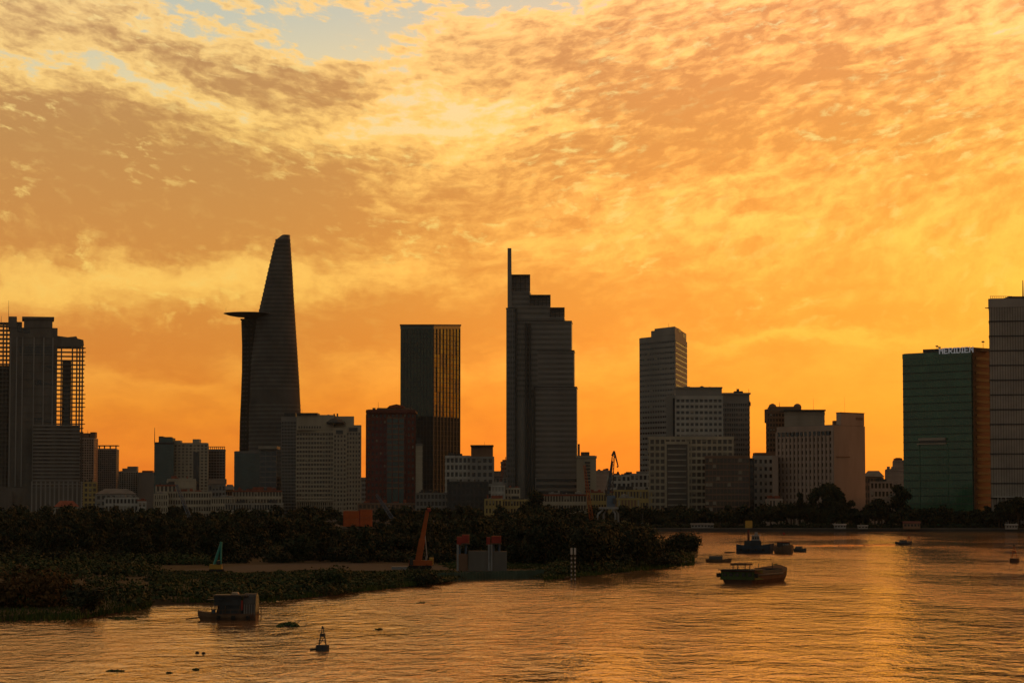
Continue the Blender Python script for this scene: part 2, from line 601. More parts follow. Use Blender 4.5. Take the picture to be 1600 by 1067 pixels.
def clutter(root, plan, z, n, seed, m='dark_metal', h=(1.0, 3.2)):
    """tanks and machine rooms on a flat roof"""
    r = random.Random(seed)
    for k in range(n):
        u, v = r.uniform(0.12, 0.88), r.uniform(0.1, 0.6)
        p = [plan[0][i] + (plan[1][i] - plan[0][i]) * u + (plan[3][i] - plan[0][i]) * v for i in (0, 1)]
        w, d, hh = r.uniform(0.8, 2.4), r.uniform(0.8, 2.4), r.uniform(*h)
        if r.random() < 0.4:
            MB().lathe((p[0], p[1], z), [(w * 0.6, 0.2), (w * 0.6, hh * 0.8), (w * 0.15, hh)], 8).build('water_tank', m, root)
        else:
            MB().box(p[0] - w, p[0] + w, p[1] - d, p[1] + d, z + 0.2, z + hh).build('machine_room', m, root)


# ================================================================ setting: water, banks
def build_water():
    m = bpy.data.materials.new('river_water')
    m.use_nodes = True
    nt = m.node_tree
    b = nt.nodes['Principled BSDF']
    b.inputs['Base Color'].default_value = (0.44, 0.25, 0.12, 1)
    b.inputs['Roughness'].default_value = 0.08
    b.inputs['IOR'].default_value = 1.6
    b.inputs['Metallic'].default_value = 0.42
    b.inputs['Specular Tint'].default_value = (1.0, 0.76, 0.58, 1)  # warm tint and part metal put extra sunset sheen into the water
    geo = nt.nodes.new('ShaderNodeNewGeometry')
    pos = S(nt, geo.outputs['Position'])

    def nz(sx, sy, detail, rough, ang=0.0, dist=0.0):
        mp = nt.nodes.new('ShaderNodeMapping')
        nt.links.new(pos.s, mp.inputs[0])
        mp.inputs['Scale'].default_value = (sx, sy, 1)
        mp.inputs['Rotation'].default_value = (0, 0, ang)
        return noise(nt, S(nt, mp.outputs[0]), 1.0, detail, rough, dist)

    ripple = nz(0.95, 0.55, 3, 0.55, R(12))
    chop = nz(0.26, 0.16, 4, 0.55, R(-8), 0.3)
    swell = nz(0.05, 0.028, 2, 0.5, R(10))
    patch = nz(0.016, 0.006, 3, 0.55, R(6)).step(0.38, 0.62, 0.62, 1.5)
    h = (ripple * 0.20 + chop * 0.98) * patch + swell * 1.1
    rg = patch * 0.06 + 0.02
    nt.links.new(rg.s, b.inputs['Roughness'])
    bp = nt.nodes.new('ShaderNodeBump')
    bp.inputs['Strength'].default_value = 1.0
    bp.inputs['Distance'].default_value = 0.55
    nt.links.new(h.s, bp.inputs['Height'])
    nt.links.new(bp.outputs[0], b.inputs['Normal'])
    MATS['river_water'] = m
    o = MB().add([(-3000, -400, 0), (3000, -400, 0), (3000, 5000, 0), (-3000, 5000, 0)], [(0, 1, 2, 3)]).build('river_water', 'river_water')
    o['kind'] = 'structure'


build_water()

# far bank (city side): one sheet with a quay wall, reaching the horizon
SHORE_FAR = 1411.0
fb = MB()
edge = [(-3000, 1445), (-700, 1440), (-200, 1430), (60, 1418), (150, 1411), (240, 1406), (330, 1404), (420, 1398), (3000, 1380)]
top = [(x, y, LAND) for x, y in edge] + [(3000, 5000, LAND), (-3000, 5000, LAND)]
bot = [(x, y - 0.6, -1.0) for x, y in edge]
n = len(edge)
fb.add(top + bot, [tuple(range(n + 2))] + [(i, n + 2 + i, n + 3 + i, i + 1) for i in range(n - 1)])
o = fb.build('city_ground', 'city_ground')
o['kind'] = 'structure'

# quay coping as blocks along the far bank
cop = MB()
for i in range(n - 1):
    a, b = Vector((*edge[i], 0)), Vector((*edge[i + 1], 0))
    if a.x < -800 or b.x > 900:
        continue
    cop.add([(a.x, a.y - 0.5, LAND + 0.01), (b.x, b.y - 0.5, LAND + 0.01), (b.x, b.y + 0.9, LAND + 0.01), (a.x, a.y + 0.9, LAND + 0.01),
             (a.x, a.y - 0.5, LAND + 0.5), (b.x, b.y - 0.5, LAND + 0.5), (b.x, b.y + 0.9, LAND + 0.5), (a.x, a.y + 0.9, LAND + 0.5)],
            [(0, 1, 5, 4), (4, 5, 6, 7), (2, 3, 7, 6), (0, 4, 7, 3), (1, 2, 6, 5)])
o = cop.build('quay_kerb', 'raw_concrete')
o['kind'] = 'structure'

# peninsula on the near side of the bend
shore = [(-260, 985), (-60, 976), (40, 968), (110, 968), (165, 958), (180, 948), (250, 945), (330, 942), (430, 938), (520, 930), (585, 922), (640, 916), (684, 912), (692, 907),
         (750, 904), (820, 902), (848, 900), (880, 901), (930, 898), (985, 894), (1020, 885), (1055, 880), (1082, 876), (1092, 868), (1088, 857), (1070, 850), (1020, 845), (900, 840), (600, 838), (-300, 838)]
pen = [G(px, py) for px, py in shore]
r = random.Random(3)
fine = []
for i in range(len(pen)):
    a, b = pen[i], pen[(i + 1) % len(pen)]
    k = max(1, int((b - a).length / 6)) if i < 25 else 1
    for j in range(k):
        p = a.lerp(b, j / k)
        if i < 25 and not 12 <= i <= 17:
            p += Vector((r.uniform(-1.2, 1.2), r.uniform(-2.2, 2.2), 0))
        fine.append(p)
pm = MB()
n = len(fine)
cen = sum(fine, Vector()) / n
inner = [p + (cen - p).normalized() * 6.0 for p in fine]
pm.add([(p.x, p.y, -0.3) for p in fine] + [(p.x, p.y, 0.9) for p in inner], [(i, (i + 1) % n, n + (i + 1) % n, n + i) for i in range(n)] + [tuple(range(n, 2 * n))])
o = pm.build('peninsula_ground', 'mud')
o['kind'] = 'structure'
PEN_Z = 0.9

# pale sand works road behind the first scrub
sp_ = [(262, 894), (300, 889), (380, 883), (460, 880), (560, 880), (640, 882), (705, 885), (710, 890), (640, 892), (540, 892), (440, 892), (340, 894)]
o = MB().add([tuple(G(px, py, PEN_Z + 0.02)) for px, py in sp_] , [tuple(range(len(sp_)))[::-1]]).build('sand_road', 'sand')
o['kind'] = 'structure'

# ================================================================ towers of the skyline
# ---- unfinished concrete tower at the left edge of the view
def unfinished_tower():
    Y = 2250.0
    x = lambda p: W(p, 640, Y).x
    z = lambda p: W(60, p, Y).z
    root = thing('unfinished_tower', 'unfinished concrete skyscraper with bare open floors and columns on both sides', 'building', (x(50), Y, LAND))
    root.rotation_euler.z = -math.atan(x(50) / Y)
    D = 34.0
    MB().box(x(14), x(88), Y, Y + D, LAND, z(512)).build('core_wall', 'raw_concrete', root)
    MB().box(x(12), x(25), Y - 1, Y + D - 4, z(512), z(495)).build('lift_shaft', 'raw_concrete', root)
    MB().box(x(25), x(33), Y + 2, Y + D - 4, z(512), z(503)).build('stair_head', 'raw_concrete', root)
    MB().box(x(36), x(80), Y - 0.6, Y + D - 6, z(512), z(499)).build('plant_storey', 'raw_concrete', root)
    MB().box(x(33), x(82.5), Y - 2, Y + D - 3, z(499) + 0.02, z(495)).build('roof_slab', 'raw_concrete', root)
    mast(root, 15.5, 470, 496, Y + 4, 0.22)
    mast(root, 4, 494, 508, Y + 4, 0.3)
    # recessed dark openings and ribs on the core face
    for i, (a, b, t, c) in enumerate([(26, 33, 509, 519), (36, 45, 509, 520), (30, 34, 538, 555), (37, 51, 538, 555), (53, 66, 538, 555), (68, 80, 538, 555), (54, 66, 594, 601), (68, 88, 571, 575), (54, 66, 652, 658), (68, 84, 655, 660), (68, 88, 598, 601)]):
        MB().box(x(a), x(b), Y - 0.35, Y + 0.2, z(c), z(t)).build('opening', 'dark_glass', root)
    rib = None
    for p in (16, 25.5, 34.5, 52, 67, 81):
        MB().box(x(p) - 0.5, x(p) + 0.5, Y - 0.9, Y, z(760), z(527)).build('rib', 'grey_wall', root)
    for p in range(527, 760, 13):
        MB().box(x(14), x(88), Y - 0.55, Y, z(p) - 0.4, z(p) + 0.4).build('floor_edge', 'raw_concrete', root)
    # open floors: slabs, columns
    fh = 3.85
    top_l, top_r = z(506), z(540)
    zz = z(762)
    k = 0
    sl = sr = None
    rr = random.Random(5)
    while zz < top_l:
        if sl is None:
            sl = MB().box(x(-40), x(14.2), Y + 2, Y + 20, zz, zz + 0.75).build('floor_slab', 'raw_concrete', root)
            sr = MB().box(x(87.8), x(129.4), Y + 2, Y + 16, zz, zz + 0.75).build('floor_slab', 'raw_concrete', root)
            sb = MB().box(x(126), x(131.5), Y + 4, Y + 12, zz + 0.1, zz + 0.65).build('slab_stub', 'raw_concrete', root)
            z00 = zz
        else:
            copy_at(sl, root, dz=zz - z00)
            if zz < top_r:
                copy_at(sr, root, dz=zz - z00)
                if rr.random() < 0.8:
                    copy_at(sb, root, dz=zz - z00, dx=rr.uniform(-1.2, 0.6))
        zz += fh
    for p in (-38, -24, -14, 4.5, 9.8):
        for yy in (2.2, 19):
            MB().box(x(p) - 0.6, x(p) + 0.6, Y + yy, Y + yy + 1.1, LAND, top_l).build('column', 'raw_concrete', root)
    MB().box(x(-40), x(14.2), Y + 1.5, Y + 20.5, top_l, top_l + 1.2).build('roof_slab', 'raw_concrete', root)
    for p in (94.5, 111.5, 118.5, 123.0, 127.2):
        for yy in (2.2, 14.8):
            MB().box(x(p) - 0.55, x(p) + 0.55, Y + yy, Y + yy + 1.1, LAND, top_r).build('column', 'raw_concrete', root)
    MB().box(x(96), x(110), Y + 5, Y + 12, LAND, z(562)).build('shaft_wall', 'raw_concrete', root)
    MB().box(x(99.5), x(107.5), Y + 4.6, Y + 5, LAND, z(600)).build('opening', 'dark_glass', root)
    MB().box(x(-40), x(14), Y + 6, Y + 17, LAND, z(571)).build('shaft_wall', 'raw_concrete', root)
    # heavy plant floor on the right wing with a sloping end
    a = [(x(87), z(541)), (x(124), z(541)), (x(129), z(538)), (x(128), z(530)), (x(119), z(528)), (x(117), z(524.5)), (x(104), z(526)), (x(87), z(524))]
    MB().add([(p[0], Y + 1, p[1]) for p in a] + [(p[0], Y + 17, p[1]) for p in a], [tuple(range(8)), tuple(range(8, 16))[::-1]] + [(i, 8 + i, 8 + (i + 1) % 8, (i + 1) % 8) for i in range(8)]).build('plant_storey', 'raw_concrete', root)
    # podium with banded floors
    MB().box(x(52), x(124), Y - 6, Y + 1, LAND, z(664)).build('podium', 'raw_concrete', root)
    s0 = MB().box(x(51), x(124.6), Y - 7.2, Y - 6, z(664) - 1.1, z(664)).build('podium_band', 'grey_wall', root)
    for k in range(1, 19):
        copy_at(s0, root, dz=-k * 3.3)
    MB().box(x(-40), x(128), Y - 16, Y - 7.5, LAND, z(762)).build('lower_podium', 'raw_concrete', root)
    p0 = MB().box(x(50), x(50) + 1.4, Y - 16.8, Y - 16, LAND, z(752)).build('podium_column', 'grey_wall', root)
    for k in range(1, 12):
        copy_at(p0, root, dx=k * 4.0)
    MB().box(x(-40), x(22), Y - 24, Y - 17, LAND, z(768)).build('annex', 'raw_concrete', root)


unfinished_tower()


# ---- tall tapering tower with the helipad
def helipad_tower():
    Y = 2350.0
    root = thing('helipad_tower', 'tallest tapering curved glass skyscraper with a round helipad jutting out', 'building', (W(425, 700, Y).x, Y + 20, LAND))
    prof = [(800, 388, 473), (740, 388.5, 472), (690, 389, 471), (640, 390, 469.5), (600, 391.5, 467.5), (560, 393.5, 465), (520, 398.5, 462.4), (488, 404.5, 460.4), (460, 411, 458.6), (430, 417.6, 457), (400, 424.6, 455.0), (380, 429.6, 453.7), (375, 431, 453.3)]

    def xr(py):
        for (p0, a0, b0), (p1, a1, b1) in zip(prof, prof[1:]):
            if p1 <= py <= p0:
                t = (p0 - py) / (p0 - p1)
                return a0 + (a1 - a0) * t, b0 + (b1 - b0) * t
        return prof[-1][1:]

    def ring(py, grow=0.0, n=40, zz=None):
        a, b = xr(py)
        A, B = W(a, py, Y + 24), W(b, py, Y + 24)
        cx, hw = (A.x + B.x) / 2, (B.x - A.x) / 2 + grow
        dep = hw * 0.78 + grow
        pts = []
        for i in range(n):
            t = 2 * math.pi * i / n
            c, s = math.cos(t), math.sin(t)
            e = 0.8
            pts.append((cx + hw * math.copysign(abs(c) ** e, c), Y + 24 + dep * math.copysign(abs(s) ** e, s), A.z if zz is None else zz))
        return pts
    pys = [806] + list(range(800, 378, -10)) + [375]
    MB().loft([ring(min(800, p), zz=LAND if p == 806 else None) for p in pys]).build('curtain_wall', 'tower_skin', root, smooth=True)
    fl = 66
    for k in range(fl):
        py = 796 - (796 - 377) * k / (fl - 1)
        t = 1.7 if k not in (26, 27, 28) else 0.4
        zc = W(430, py, Y + 24).z
        g = 0.14 if k not in (26, 27, 28) else -0.1
        a = ring(py, g, 40, zc)
        b = ring(py, g - 0.03, 40, zc + t)
        MB().loft([a, b]).build('floor_band', 'tower_band', root)
    # fins standing out on the two edges
    # slanted crown
    c0 = ring(375)
    zt = W(440, 367.5, Y + 24).z
    zl = W(432, 376, Y + 24).z
    xs = [p[0] for p in c0]
    x0, x1 = min(xs), max(xs)
    crown = [(p[0], p[1], zl + (zt - zl) * min(1.0, (p[0] - x0) / (x1 - x0) * 1.9)) for p in c0]
    cr = MB().loft([c0, crown]).build('crown', 'grey_panel', root)
    a = W(441, 367, Y + 22)
    MB().box(a.x - 1.4, a.x + 1.6, Y + 20, Y + 26, zt - 1, W(441, 365.2, Y).z).build('crown_vent', 'dark_metal', cr)
    a = W(449, 367, Y + 22)
    MB().box(a.x - 1.8, a.x + 1.8, Y + 18, Y + 28, zt - 1, W(449, 365.8, Y).z).build('crown_vent', 'dark_metal', cr)
    # lower shell on the left, its shade put into darker skin and bands
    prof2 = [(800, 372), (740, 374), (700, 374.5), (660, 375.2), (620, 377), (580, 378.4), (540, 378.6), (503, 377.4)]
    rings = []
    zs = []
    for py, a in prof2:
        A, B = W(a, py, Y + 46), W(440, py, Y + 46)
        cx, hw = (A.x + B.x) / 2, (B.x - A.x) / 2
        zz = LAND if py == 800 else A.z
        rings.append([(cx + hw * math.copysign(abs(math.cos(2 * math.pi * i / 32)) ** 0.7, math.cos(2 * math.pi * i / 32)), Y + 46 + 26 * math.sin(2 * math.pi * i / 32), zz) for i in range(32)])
    sh = MB().loft(rings).build('rear_shell', 'shaded_skin', root, smooth=True)
    for k in range(44):
        py = 796 - (796 - 505) * k / 43
        for (p0, a0), (p1, a1) in zip(prof2, prof2[1:]):
            if p1 <= py <= p0:
                a = a0 + (a1 - a0) * (p0 - py) / (p0 - p1)
        A, B = W(a, py, Y + 46), W(440, py, Y + 46)
        cx, hw = (A.x + B.x) / 2, (B.x - A.x) / 2 + 0.1
        rg = lambda zz: [(cx + hw * math.copysign(abs(math.cos(2 * math.pi * i / 24)) ** 0.7, math.cos(2 * math.pi * i / 24)), Y + 46 + 26.1 * math.sin(2 * math.pi * i / 24), zz) for i in range(24)]
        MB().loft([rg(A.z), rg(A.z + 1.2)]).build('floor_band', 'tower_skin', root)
    # open gallery under the pad
    z0, z1 = W(390, 503, Y).z, W(390, 496.5, Y).z
    for p in (379, 383, 387.5, 392, 396.5, 401):
        a = W(p, 500, Y + 34)
        MB().box(a.x - 0.4, a.x + 0.4, Y + 30, Y + 44, z0, z1).build('gallery_post', 'dark_metal', root)
    a, b = W(378.5, 497, Y + 42), W(420, 497, Y + 42)
    MB().box(a.x, b.x, Y + 26, Y + 56, z1 - 0.4, z1 + 1.0).build('gallery_roof', 'dark_metal', root)
    a, b = W(383, 497, Y + 38), W(412, 497, Y + 38)
    MB().box(a.x, b.x, Y + 30, Y + 50, z0, W(390, 491, Y + 38).z).build('pad_neck', 'shaded_skin', root)
    # helipad: a dished disc carried on the left
    c = W(388, 492, Y + 20)
    pad = MB().lathe((c.x, Y + 20, W(388, 490.0, Y + 20).z), [(4, -3.4), (12, -3.1), (18.5, -1.9), (22.4, -0.6), (22.8, 0.0), (22.0, 0.15)], 40).build('helipad', 'dark_metal', root)
    zc = W(388, 490.0, Y + 20).z
    MB().lathe((c.x, Y + 20, zc), [(23.6, -0.25), (23.7, 0.05), (22.9, 0.05), (22.9, -0.25)], 40).build('safety_net', 'steel', pad)
    mm = MB().bar((W(353, 488, Y + 20).x, Y + 20, zc - 0.2), (W(353, 488, Y + 20).x, Y + 20, W(353, 481, Y + 20).z), 0.14, 0.1).build('wind_sock_pole', 'dark_metal', pad)


helipad_tower()


# ---- stepped tower with the spire fin
def stepped_tower():
    Y = 1900.0
    root = thing('stepped_tower', 'grey skyscraper stepping down to the right with a tall thin fin at its corner', 'building', (W(845, 700, Y).x, Y + 20, LAND))
    X = lambda p, py=640: W(p, py, Y).x
    Z = lambda py: W(845, py, Y).z
    vols = [  # x0, x1, top, front setback, name
        (791.0, 806, 481, 0.0), (799, 828, 428, 5.0), (806, 860, 460, 3.0), (806, 882, 480, 1.6), (806, 893, 501, 0.6), (840, 897, 547, 0.0), (835, 901, 604, -1.6)]
    fh = 3.95
    for i, (a, b, t, s) in enumerate(vols):
        pl = [(X(a), Y + s), (X(b), Y + s), (X(b) + 1.5, Y + 34 + i * 0.3), (X(a) + 0.8, Y + 34 + i * 0.3)]
        zt = Z(t)
        low = LAND
        lat = {1: 12.5, 2: 8.0, 3: 7.0}.get(i, 0.0)       # open lattice at the top of the step
        v = MB().prism(pl, low, zt - lat - 0.6).build('tower_block', 'grey_panel', root)
        if lat:
            w = X(b) - X(a)
            x0, x1 = (X(a), X(b)) if i == 1 else (X({2: 828, 3: 860}[i]) + 0.2, X(b))
            nn = max(3, int((x1 - x0) / 3.0))
            for k in range(nn + 1):
                xx = x0 + (x1 - x0) * k / nn
                for yy in (s + 0.2, 30):
                    MB().box(xx - 0.28, xx + 0.28, Y + yy, Y + yy + 0.5, zt - lat - 0.7, zt - 0.7).build('lattice_post', 'dark_metal', root)
            for k in range(3):
                zz = zt - lat + lat * k / 3 + 1.2
                MB().box(x0, x1, Y + s + 0.25, Y + s + 0.7, zz, zz + 0.5).build('lattice_rail', 'dark_metal', root)
                MB().box(x0, x1, Y + 30.1, Y + 30.4, zz, zz + 0.5).build('lattice_rail', 'dark_metal', root)
            MB().box(x0 + 0.2, x1 - 0.4, Y + s + 4, Y + 26, zt - lat - 0.7, zt - 0.75).build('plant_screen', 'grey_panel', root)
            MB().box(x0 - 0.3, x1 + 0.3, Y + s - 0.1, Y + 31, zt - 0.7, zt).build('roof_frame', 'dark_metal', root)
        else:
            MB().prism(offset(pl, 0.35), zt - 0.55, zt).build('roof_edge', 'dark_metal', root)
        # glass strips between the floors
        z0 = Z(770) if i == 6 else max(LAND + 3, Z([800, 470, 478, 497, 520, 600, 770][i]) if False else LAND + 3)
        tops = zt - lat - 1.2
        below = {1: 60, 2: 50, 3: 55, 4: 60, 5: 250, 0: 999, 6: 999}[i]
        g0 = None
        zz = tops - 2.2
        while zz > max(LAND + 16, tops - below):
            if g0 is None:
                g0 = MB().box(X(a) + 0.5, X(b) - 0.5, Y + s - 0.12, Y + s + 0.3, zz, zz + 1.9).build('window_strip', 'window_band', root)
                zf = zz
            else:
                copy_at(g0, root, dz=zz - zf)
            zz -= fh
    for a, t in ((806.5, 482), (835.0, 605), (822, 505), (828, 505)):
        MB().box(X(a) - 0.7, X(a) + 0.7, Y - 2.4, Y + 2, LAND, Z(t)).build('vertical_groove', 'dark_metal', root)
    for p in (793.5, 797, 800.5, 803.5):
        MB().box(X(p) - 0.2, X(p) + 0.2, Y - 0.7, Y, LAND, Z(483)).build('mullion', 'steel', root)
    # tall fin
    MB().prism([(X(793), Y + 3), (X(799.5), Y + 3), (X(799.5), Y + 12), (X(793), Y + 12)], Z(482), Z(426)).build('fin_base', 'grey_panel', root)
    MB().add([(X(793), Y + 4, Z(426)), (X(799.3), Y + 4, Z(426)), (X(799.3), Y + 8, Z(426)), (X(793), Y + 8, Z(426)),
              (W(793, 387, Y).x, Y + 4, Z(387)), (W(799, 387, Y).x, Y + 4, Z(387)), (W(799, 387, Y).x, Y + 8, Z(387)), (W(793, 387, Y).x, Y + 8, Z(387))],
             [(0, 1, 5, 4), (1, 2, 6, 5), (2, 3, 7, 6), (3, 0, 4, 7), (4, 5, 6, 7)]).build('spire_fin', 'grey_panel', root)
    # lower hall
    a, b = X(836), X(909)
    MB().box(a, b, Y - 22, Y - 2, LAND, Z(746)).build('podium', 'grey_panel', root)
    s0 = MB().box(a + 0.5, b - 0.5, Y - 22.2, Y - 21.8, Z(762), Z(762) + 2.2).build('window_strip', 'dark_glass', root)
    copy_at(s0, root, dz=4.6)
    copy_at(s0, root, dz=-4.6)


stepped_tower()


# ---- green-black glass tower with a rounded right end
def mirror_tower():
    Y = 2100.0
    root = thing('green_glass_tower', 'dark green glass tower with vertical bays, its right face mirroring the gold sky', 'building', (W(672, 700, Y).x, Y, LAND))
    D = 42.0
    A, B = W(626, 640, Y), W(677, 640, Y)
    C = W(718, 640, Y + D)
    E = W(634, 640, Y + D + 8)
    za, zc = W(640, 508.5, Y).z, W(718, 508.5, Y + D).z
    zs = W(700, 652, Y + 20).z
    plan = [(p.x, p.y) for p in (A, B, C, E)]
    tops = [za, za, zc, zc]
    ringz = lambda pl, zz: [(p[0], p[1], zz if not isinstance(zz, list) else zz[i]) for i, p in enumerate(pl)]
    MB().loft([ringz(plan, LAND), ringz(plan, zs)]).build('darkened_lower_block', 'shaded_skin', root)  # the missing gold reflection is put into a matte dark colour
    MB().loft([ringz(plan, zs + 0.02), ringz(plan, [t - 3 for t in tops])]).build('glass_core', 'bottle_glass', root)
    # mirror panes of the right face, bay by bay
    b, c = Vector(plan[1]), Vector(plan[2])
    d = (c - b).normalized()
    n = Vector((d.y, -d.x))
    L = (c - b).length
    nb = 8
    for k in range(nb):
        p0, p1 = b + d * (L * (k + 0.1) / nb), b + d * (L * (k + 0.9) / nb)
        zt = za + (zc - za) * (k + 0.5) / nb - 3.2
        nz = 7
        for q in range(nz):
            z0, z1 = zs + (zt - zs) * q / nz, zs + (zt - zs) * (q + 1) / nz - 0.25
            if (k * 31 + q * 17 + k * q * 5) % 10 < (7, 5, 3, 2, 1, 1, 2, 2)[k]:
                continue
            tilt = (((k * 7 + q * 5) % 5) - 2) * 0.05
            MB().prism([(p0.x + n.x * (0.16 + tilt), p0.y + n.y * (0.16 + tilt)), (p1.x + n.x * (0.16 - tilt), p1.y + n.y * (0.16 - tilt)), (p1.x - n.x * 0.2, p1.y - n.y * 0.2), (p0.x - n.x * 0.2, p0.y - n.y * 0.2)], z0, z1).build('mirror_pane', 'mirror_glass', root)
    for k in range(nb + 1):
        p0 = b + d * (L * k / nb)
        zt = za + (zc - za) * k / nb - 3
        MB().prism([(p0.x - d.x * 0.5 + n.x * 0.6, p0.y - d.y * 0.5 + n.y * 0.6), (p0.x + d.x * 0.5 + n.x * 0.6, p0.y + d.y * 0.5 + n.y * 0.6), (p0.x + d.x * 0.5 - n.x * 0.3, p0.y + d.y * 0.5 - n.y * 0.3), (p0.x - d.x * 0.5 - n.x * 0.3, p0.y - d.y * 0.5 - n.y * 0.3)], LAND, zt).build('fin', 'dark_metal', root)
    a = Vector(plan[0])
    e = (b - a).normalized()
    m = Vector((e.y, -e.x))
    L2 = (b - a).length
    for k in range(10):
        p0 = a + e * (L2 * k / 10)
        MB().prism([(p0.x - e.x * 0.25 + m.x * 0.6, p0.y - e.y * 0.25 + m.y * 0.6), (p0.x + e.x * 0.25 + m.x * 0.6, p0.y + e.y * 0.25 + m.y * 0.6), (p0.x + e.x * 0.25 - m.x * 0.3, p0.y + e.y * 0.25 - m.y * 0.3), (p0.x - e.x * 0.25 - m.x * 0.3, p0.y - e.y * 0.25 - m.y * 0.3)], LAND, za - 3).build('fin', 'dark_metal', root)
    s0 = MB().prism(offset(plan, 0.25), LAND + 8, LAND + 8.4).build('floor_line', 'dark_metal', root)
    k = 1
    while LAND + 8 + 4.1 * k < za - 6:
        copy_at(s0, root, dz=4.1 * k)
        k += 1
    q = offset(plan, 0.5)
    MB().loft([ringz(q, [t - 2.98 for t in tops]), ringz(q, [t - 0.6 for t in tops])]).build('crown_band', 'teal_glass', root)
    q = offset(plan, 0.9)
    MB().loft([ringz(q, [t - 0.58 for t in tops]), ringz(q, [t + 0.9 for t in tops])]).build('parapet', 'dark_metal', root)


mirror_tower()


# ---- dark red brick tower
def brick_tower():
    root, plan, zt = tower('red_brick_tower', 'dark red brick tower with a glazed centre strip and small gabled roof', (573, 1850), (648, 1850), 640, 17, 12, 'brick_red', 'dark_glass', depth=34, sp=0.5, pw=0.5, parapet=3.5)
    Y = 1850
    X = lambda p: W(p, 700, Y).x
    Z = lambda p: W(610, p, Y).z
    MB().box(X(571.5), X(649.5), Y - 1.6, Y + 35, Z(645), Z(641.5)).build('cornice', 'brick_red', root)
    MB().box(X(571.8), X(575), Y - 1.2, Y + 3, Z(700), Z(696)).build('ledge', 'brick_red', root)
    MB().box(X(604), X(632), Y - 1.2, Y + 1, LAND, Z(652)).build('glazed_bay', 'teal_glass', root)
    for k in range(14):
        MB().box(X(604), X(632), Y - 1.45, Y - 1.1, Z(652) - 4 * k - 1.0, Z(652) - 4 * k).build('bay_band', 'brown_wall', root)
    for p in (604, 613, 623, 632):
        MB().box(X(p) - 0.3, X(p) + 0.3, Y - 1.7, Y - 1.1, LAND, Z(652)).build('mullion', 'brick_red', root)
    rf = MB().box(X(588), X(640), Y + 4, Y + 22, zt, Z(637)).build('roof_storey', 'brown_wall', root)
    g = [(X(604), Z(637)), (X(632), Z(637)), (X(629), Z(633.5)), (X(619), Z(631)), (X(608), Z(633.5))]
    MB().add([(p[0], Y + 3, p[1]) for p in g] + [(p[0], Y + 23, p[1]) for p in g], [(0, 1, 2, 3, 4), (9, 8, 7, 6, 5)] + [(i, 5 + i, 5 + (i + 1) % 5, (i + 1) % 5) for i in range(5)]).build('gable', 'roof_tile', rf)
    mast(root, 591, 628, 642, Y + 6, 0.18)
    for p in (583, 592, 640):
        MB().box(X(p) - 1, X(p) + 1.2, Y + 8, Y + 11, zt, Z(636.5)).build('roof_vent', 'dark_metal', root)


brick_tower()

w_root, w_plan, w_z = tower('service_tower', 'narrow pale blank tower against the red brick tower', (649.5, 1840), (660, 1840), 693, 14, 1, 'beige', 'beige', depth=14, sp=0.12, pw=0.0, proud=0.1, cap='roof_grey')
MB().prism(offset(w_plan, -1.0), w_z + 0.2, w_z + 4.5).build('roof_room', 'dark_metal', w_root)


# ---- tower with the golden side
def gold_side_tower():
    root, plan, zt = tower('gold_sided_tower', 'tall plain office tower whose narrow side glows golden, near the middle right', (1000, 1790), (1055, 1750), 523, 34, 14, 'grey_wall', 'dark_glass', C=(1073.5, 1835), sp=0.62, pw=0.18, proud=0.3, parapet=4.0)
    Y = 1770
    p = [Vector(q) for q in plan]
    a, b, c, d = p
    def mixp(u, v):
        return a + (b - a) * u + (d - a) * v
    e = [mixp(0.42, 0.02), mixp(1.0, 0.0), mixp(1.0, 0.97), mixp(0.42, 0.97)]
    zz = zpx(1054, 510, 1750)
    up = MB().prism([(q.x, q.y) for q in e], zt + 0.26, zz).build('upper_storey', 'grey_wall', root)
    f = [mixp(0.32, 0.02), mixp(0.42, 0.02), mixp(0.42, 0.9), mixp(0.32, 0.9)]
    MB().prism([(q.x, q.y) for q in f], zt + 0.26, zpx(1020, 516, 1770)).build('roof_block', 'grey_wall', root)
    n = (c - b).normalized()
    o = Vector((n.y, -n.x))
    for u0, u1, t, bt in ((0.25, 0.48, 514, 519), (0.62, 0.9, 517, 523)):
        q0, q1 = b + (c - b) * u0, b + (c - b) * u1
        MB().prism([(q0.x + o.x * 0.2, q0.y + o.y * 0.2), (q1.x + o.x * 0.2, q1.y + o.y * 0.2), (q1.x - o.x, q1.y - o.y), (q0.x - o.x, q0.y - o.y)], zpx(1060, bt, 1780), zpx(1060, t, 1780)).build('louvre', 'dark_metal', root)
    mast(root, 1045, 505, 511, 1760, 0.15)


gold_side_tower()

# ---- other towers, from left to right
r_, p_, z_ = tower('ribbed_apartment_tower', 'hazy ribbed apartment tower close behind the unfinished skyscraper', (120, 2400), (146, 2400), 684, 30, 7, 'pink_wall', 'brown_glass', C=(152, 2440), sp=0.4, pw=0.45)
roof_box(r_, 'roof_room', 124, 139, 676.5, 684, 2400, 14, 'brown_wall')
roof_box(r_, 'roof_room', 141, 149, 675, 684, 2402, 10, 'brown_wall')
mast(r_, 137, 672, 680, 2406)
r_, p_, z_ = tower('glass_office_tower', 'slim hazy office tower with a raised roof frame and an orange-lit edge', (152, 2450), (181, 2450), 701, 30, 9, 'grey_wall', 'blue_glass', C=(185, 2500), sp=0.5, pw=0.3)
for q in (155, 163, 172, 181):
    MB().box(W(q, 700, 2452).x - 0.5, W(q, 700, 2452).x + 0.5, 2452, 2454, z_, z_ + 2.6).build('roof_post', 'dark_metal', r_)
MB().box(W(152, 700, 2452).x, W(184, 700, 2452).x, 2451.5, 2462, z_ + 2.6, z_ + 3.6).build('roof_frame', 'dark_metal', r_)
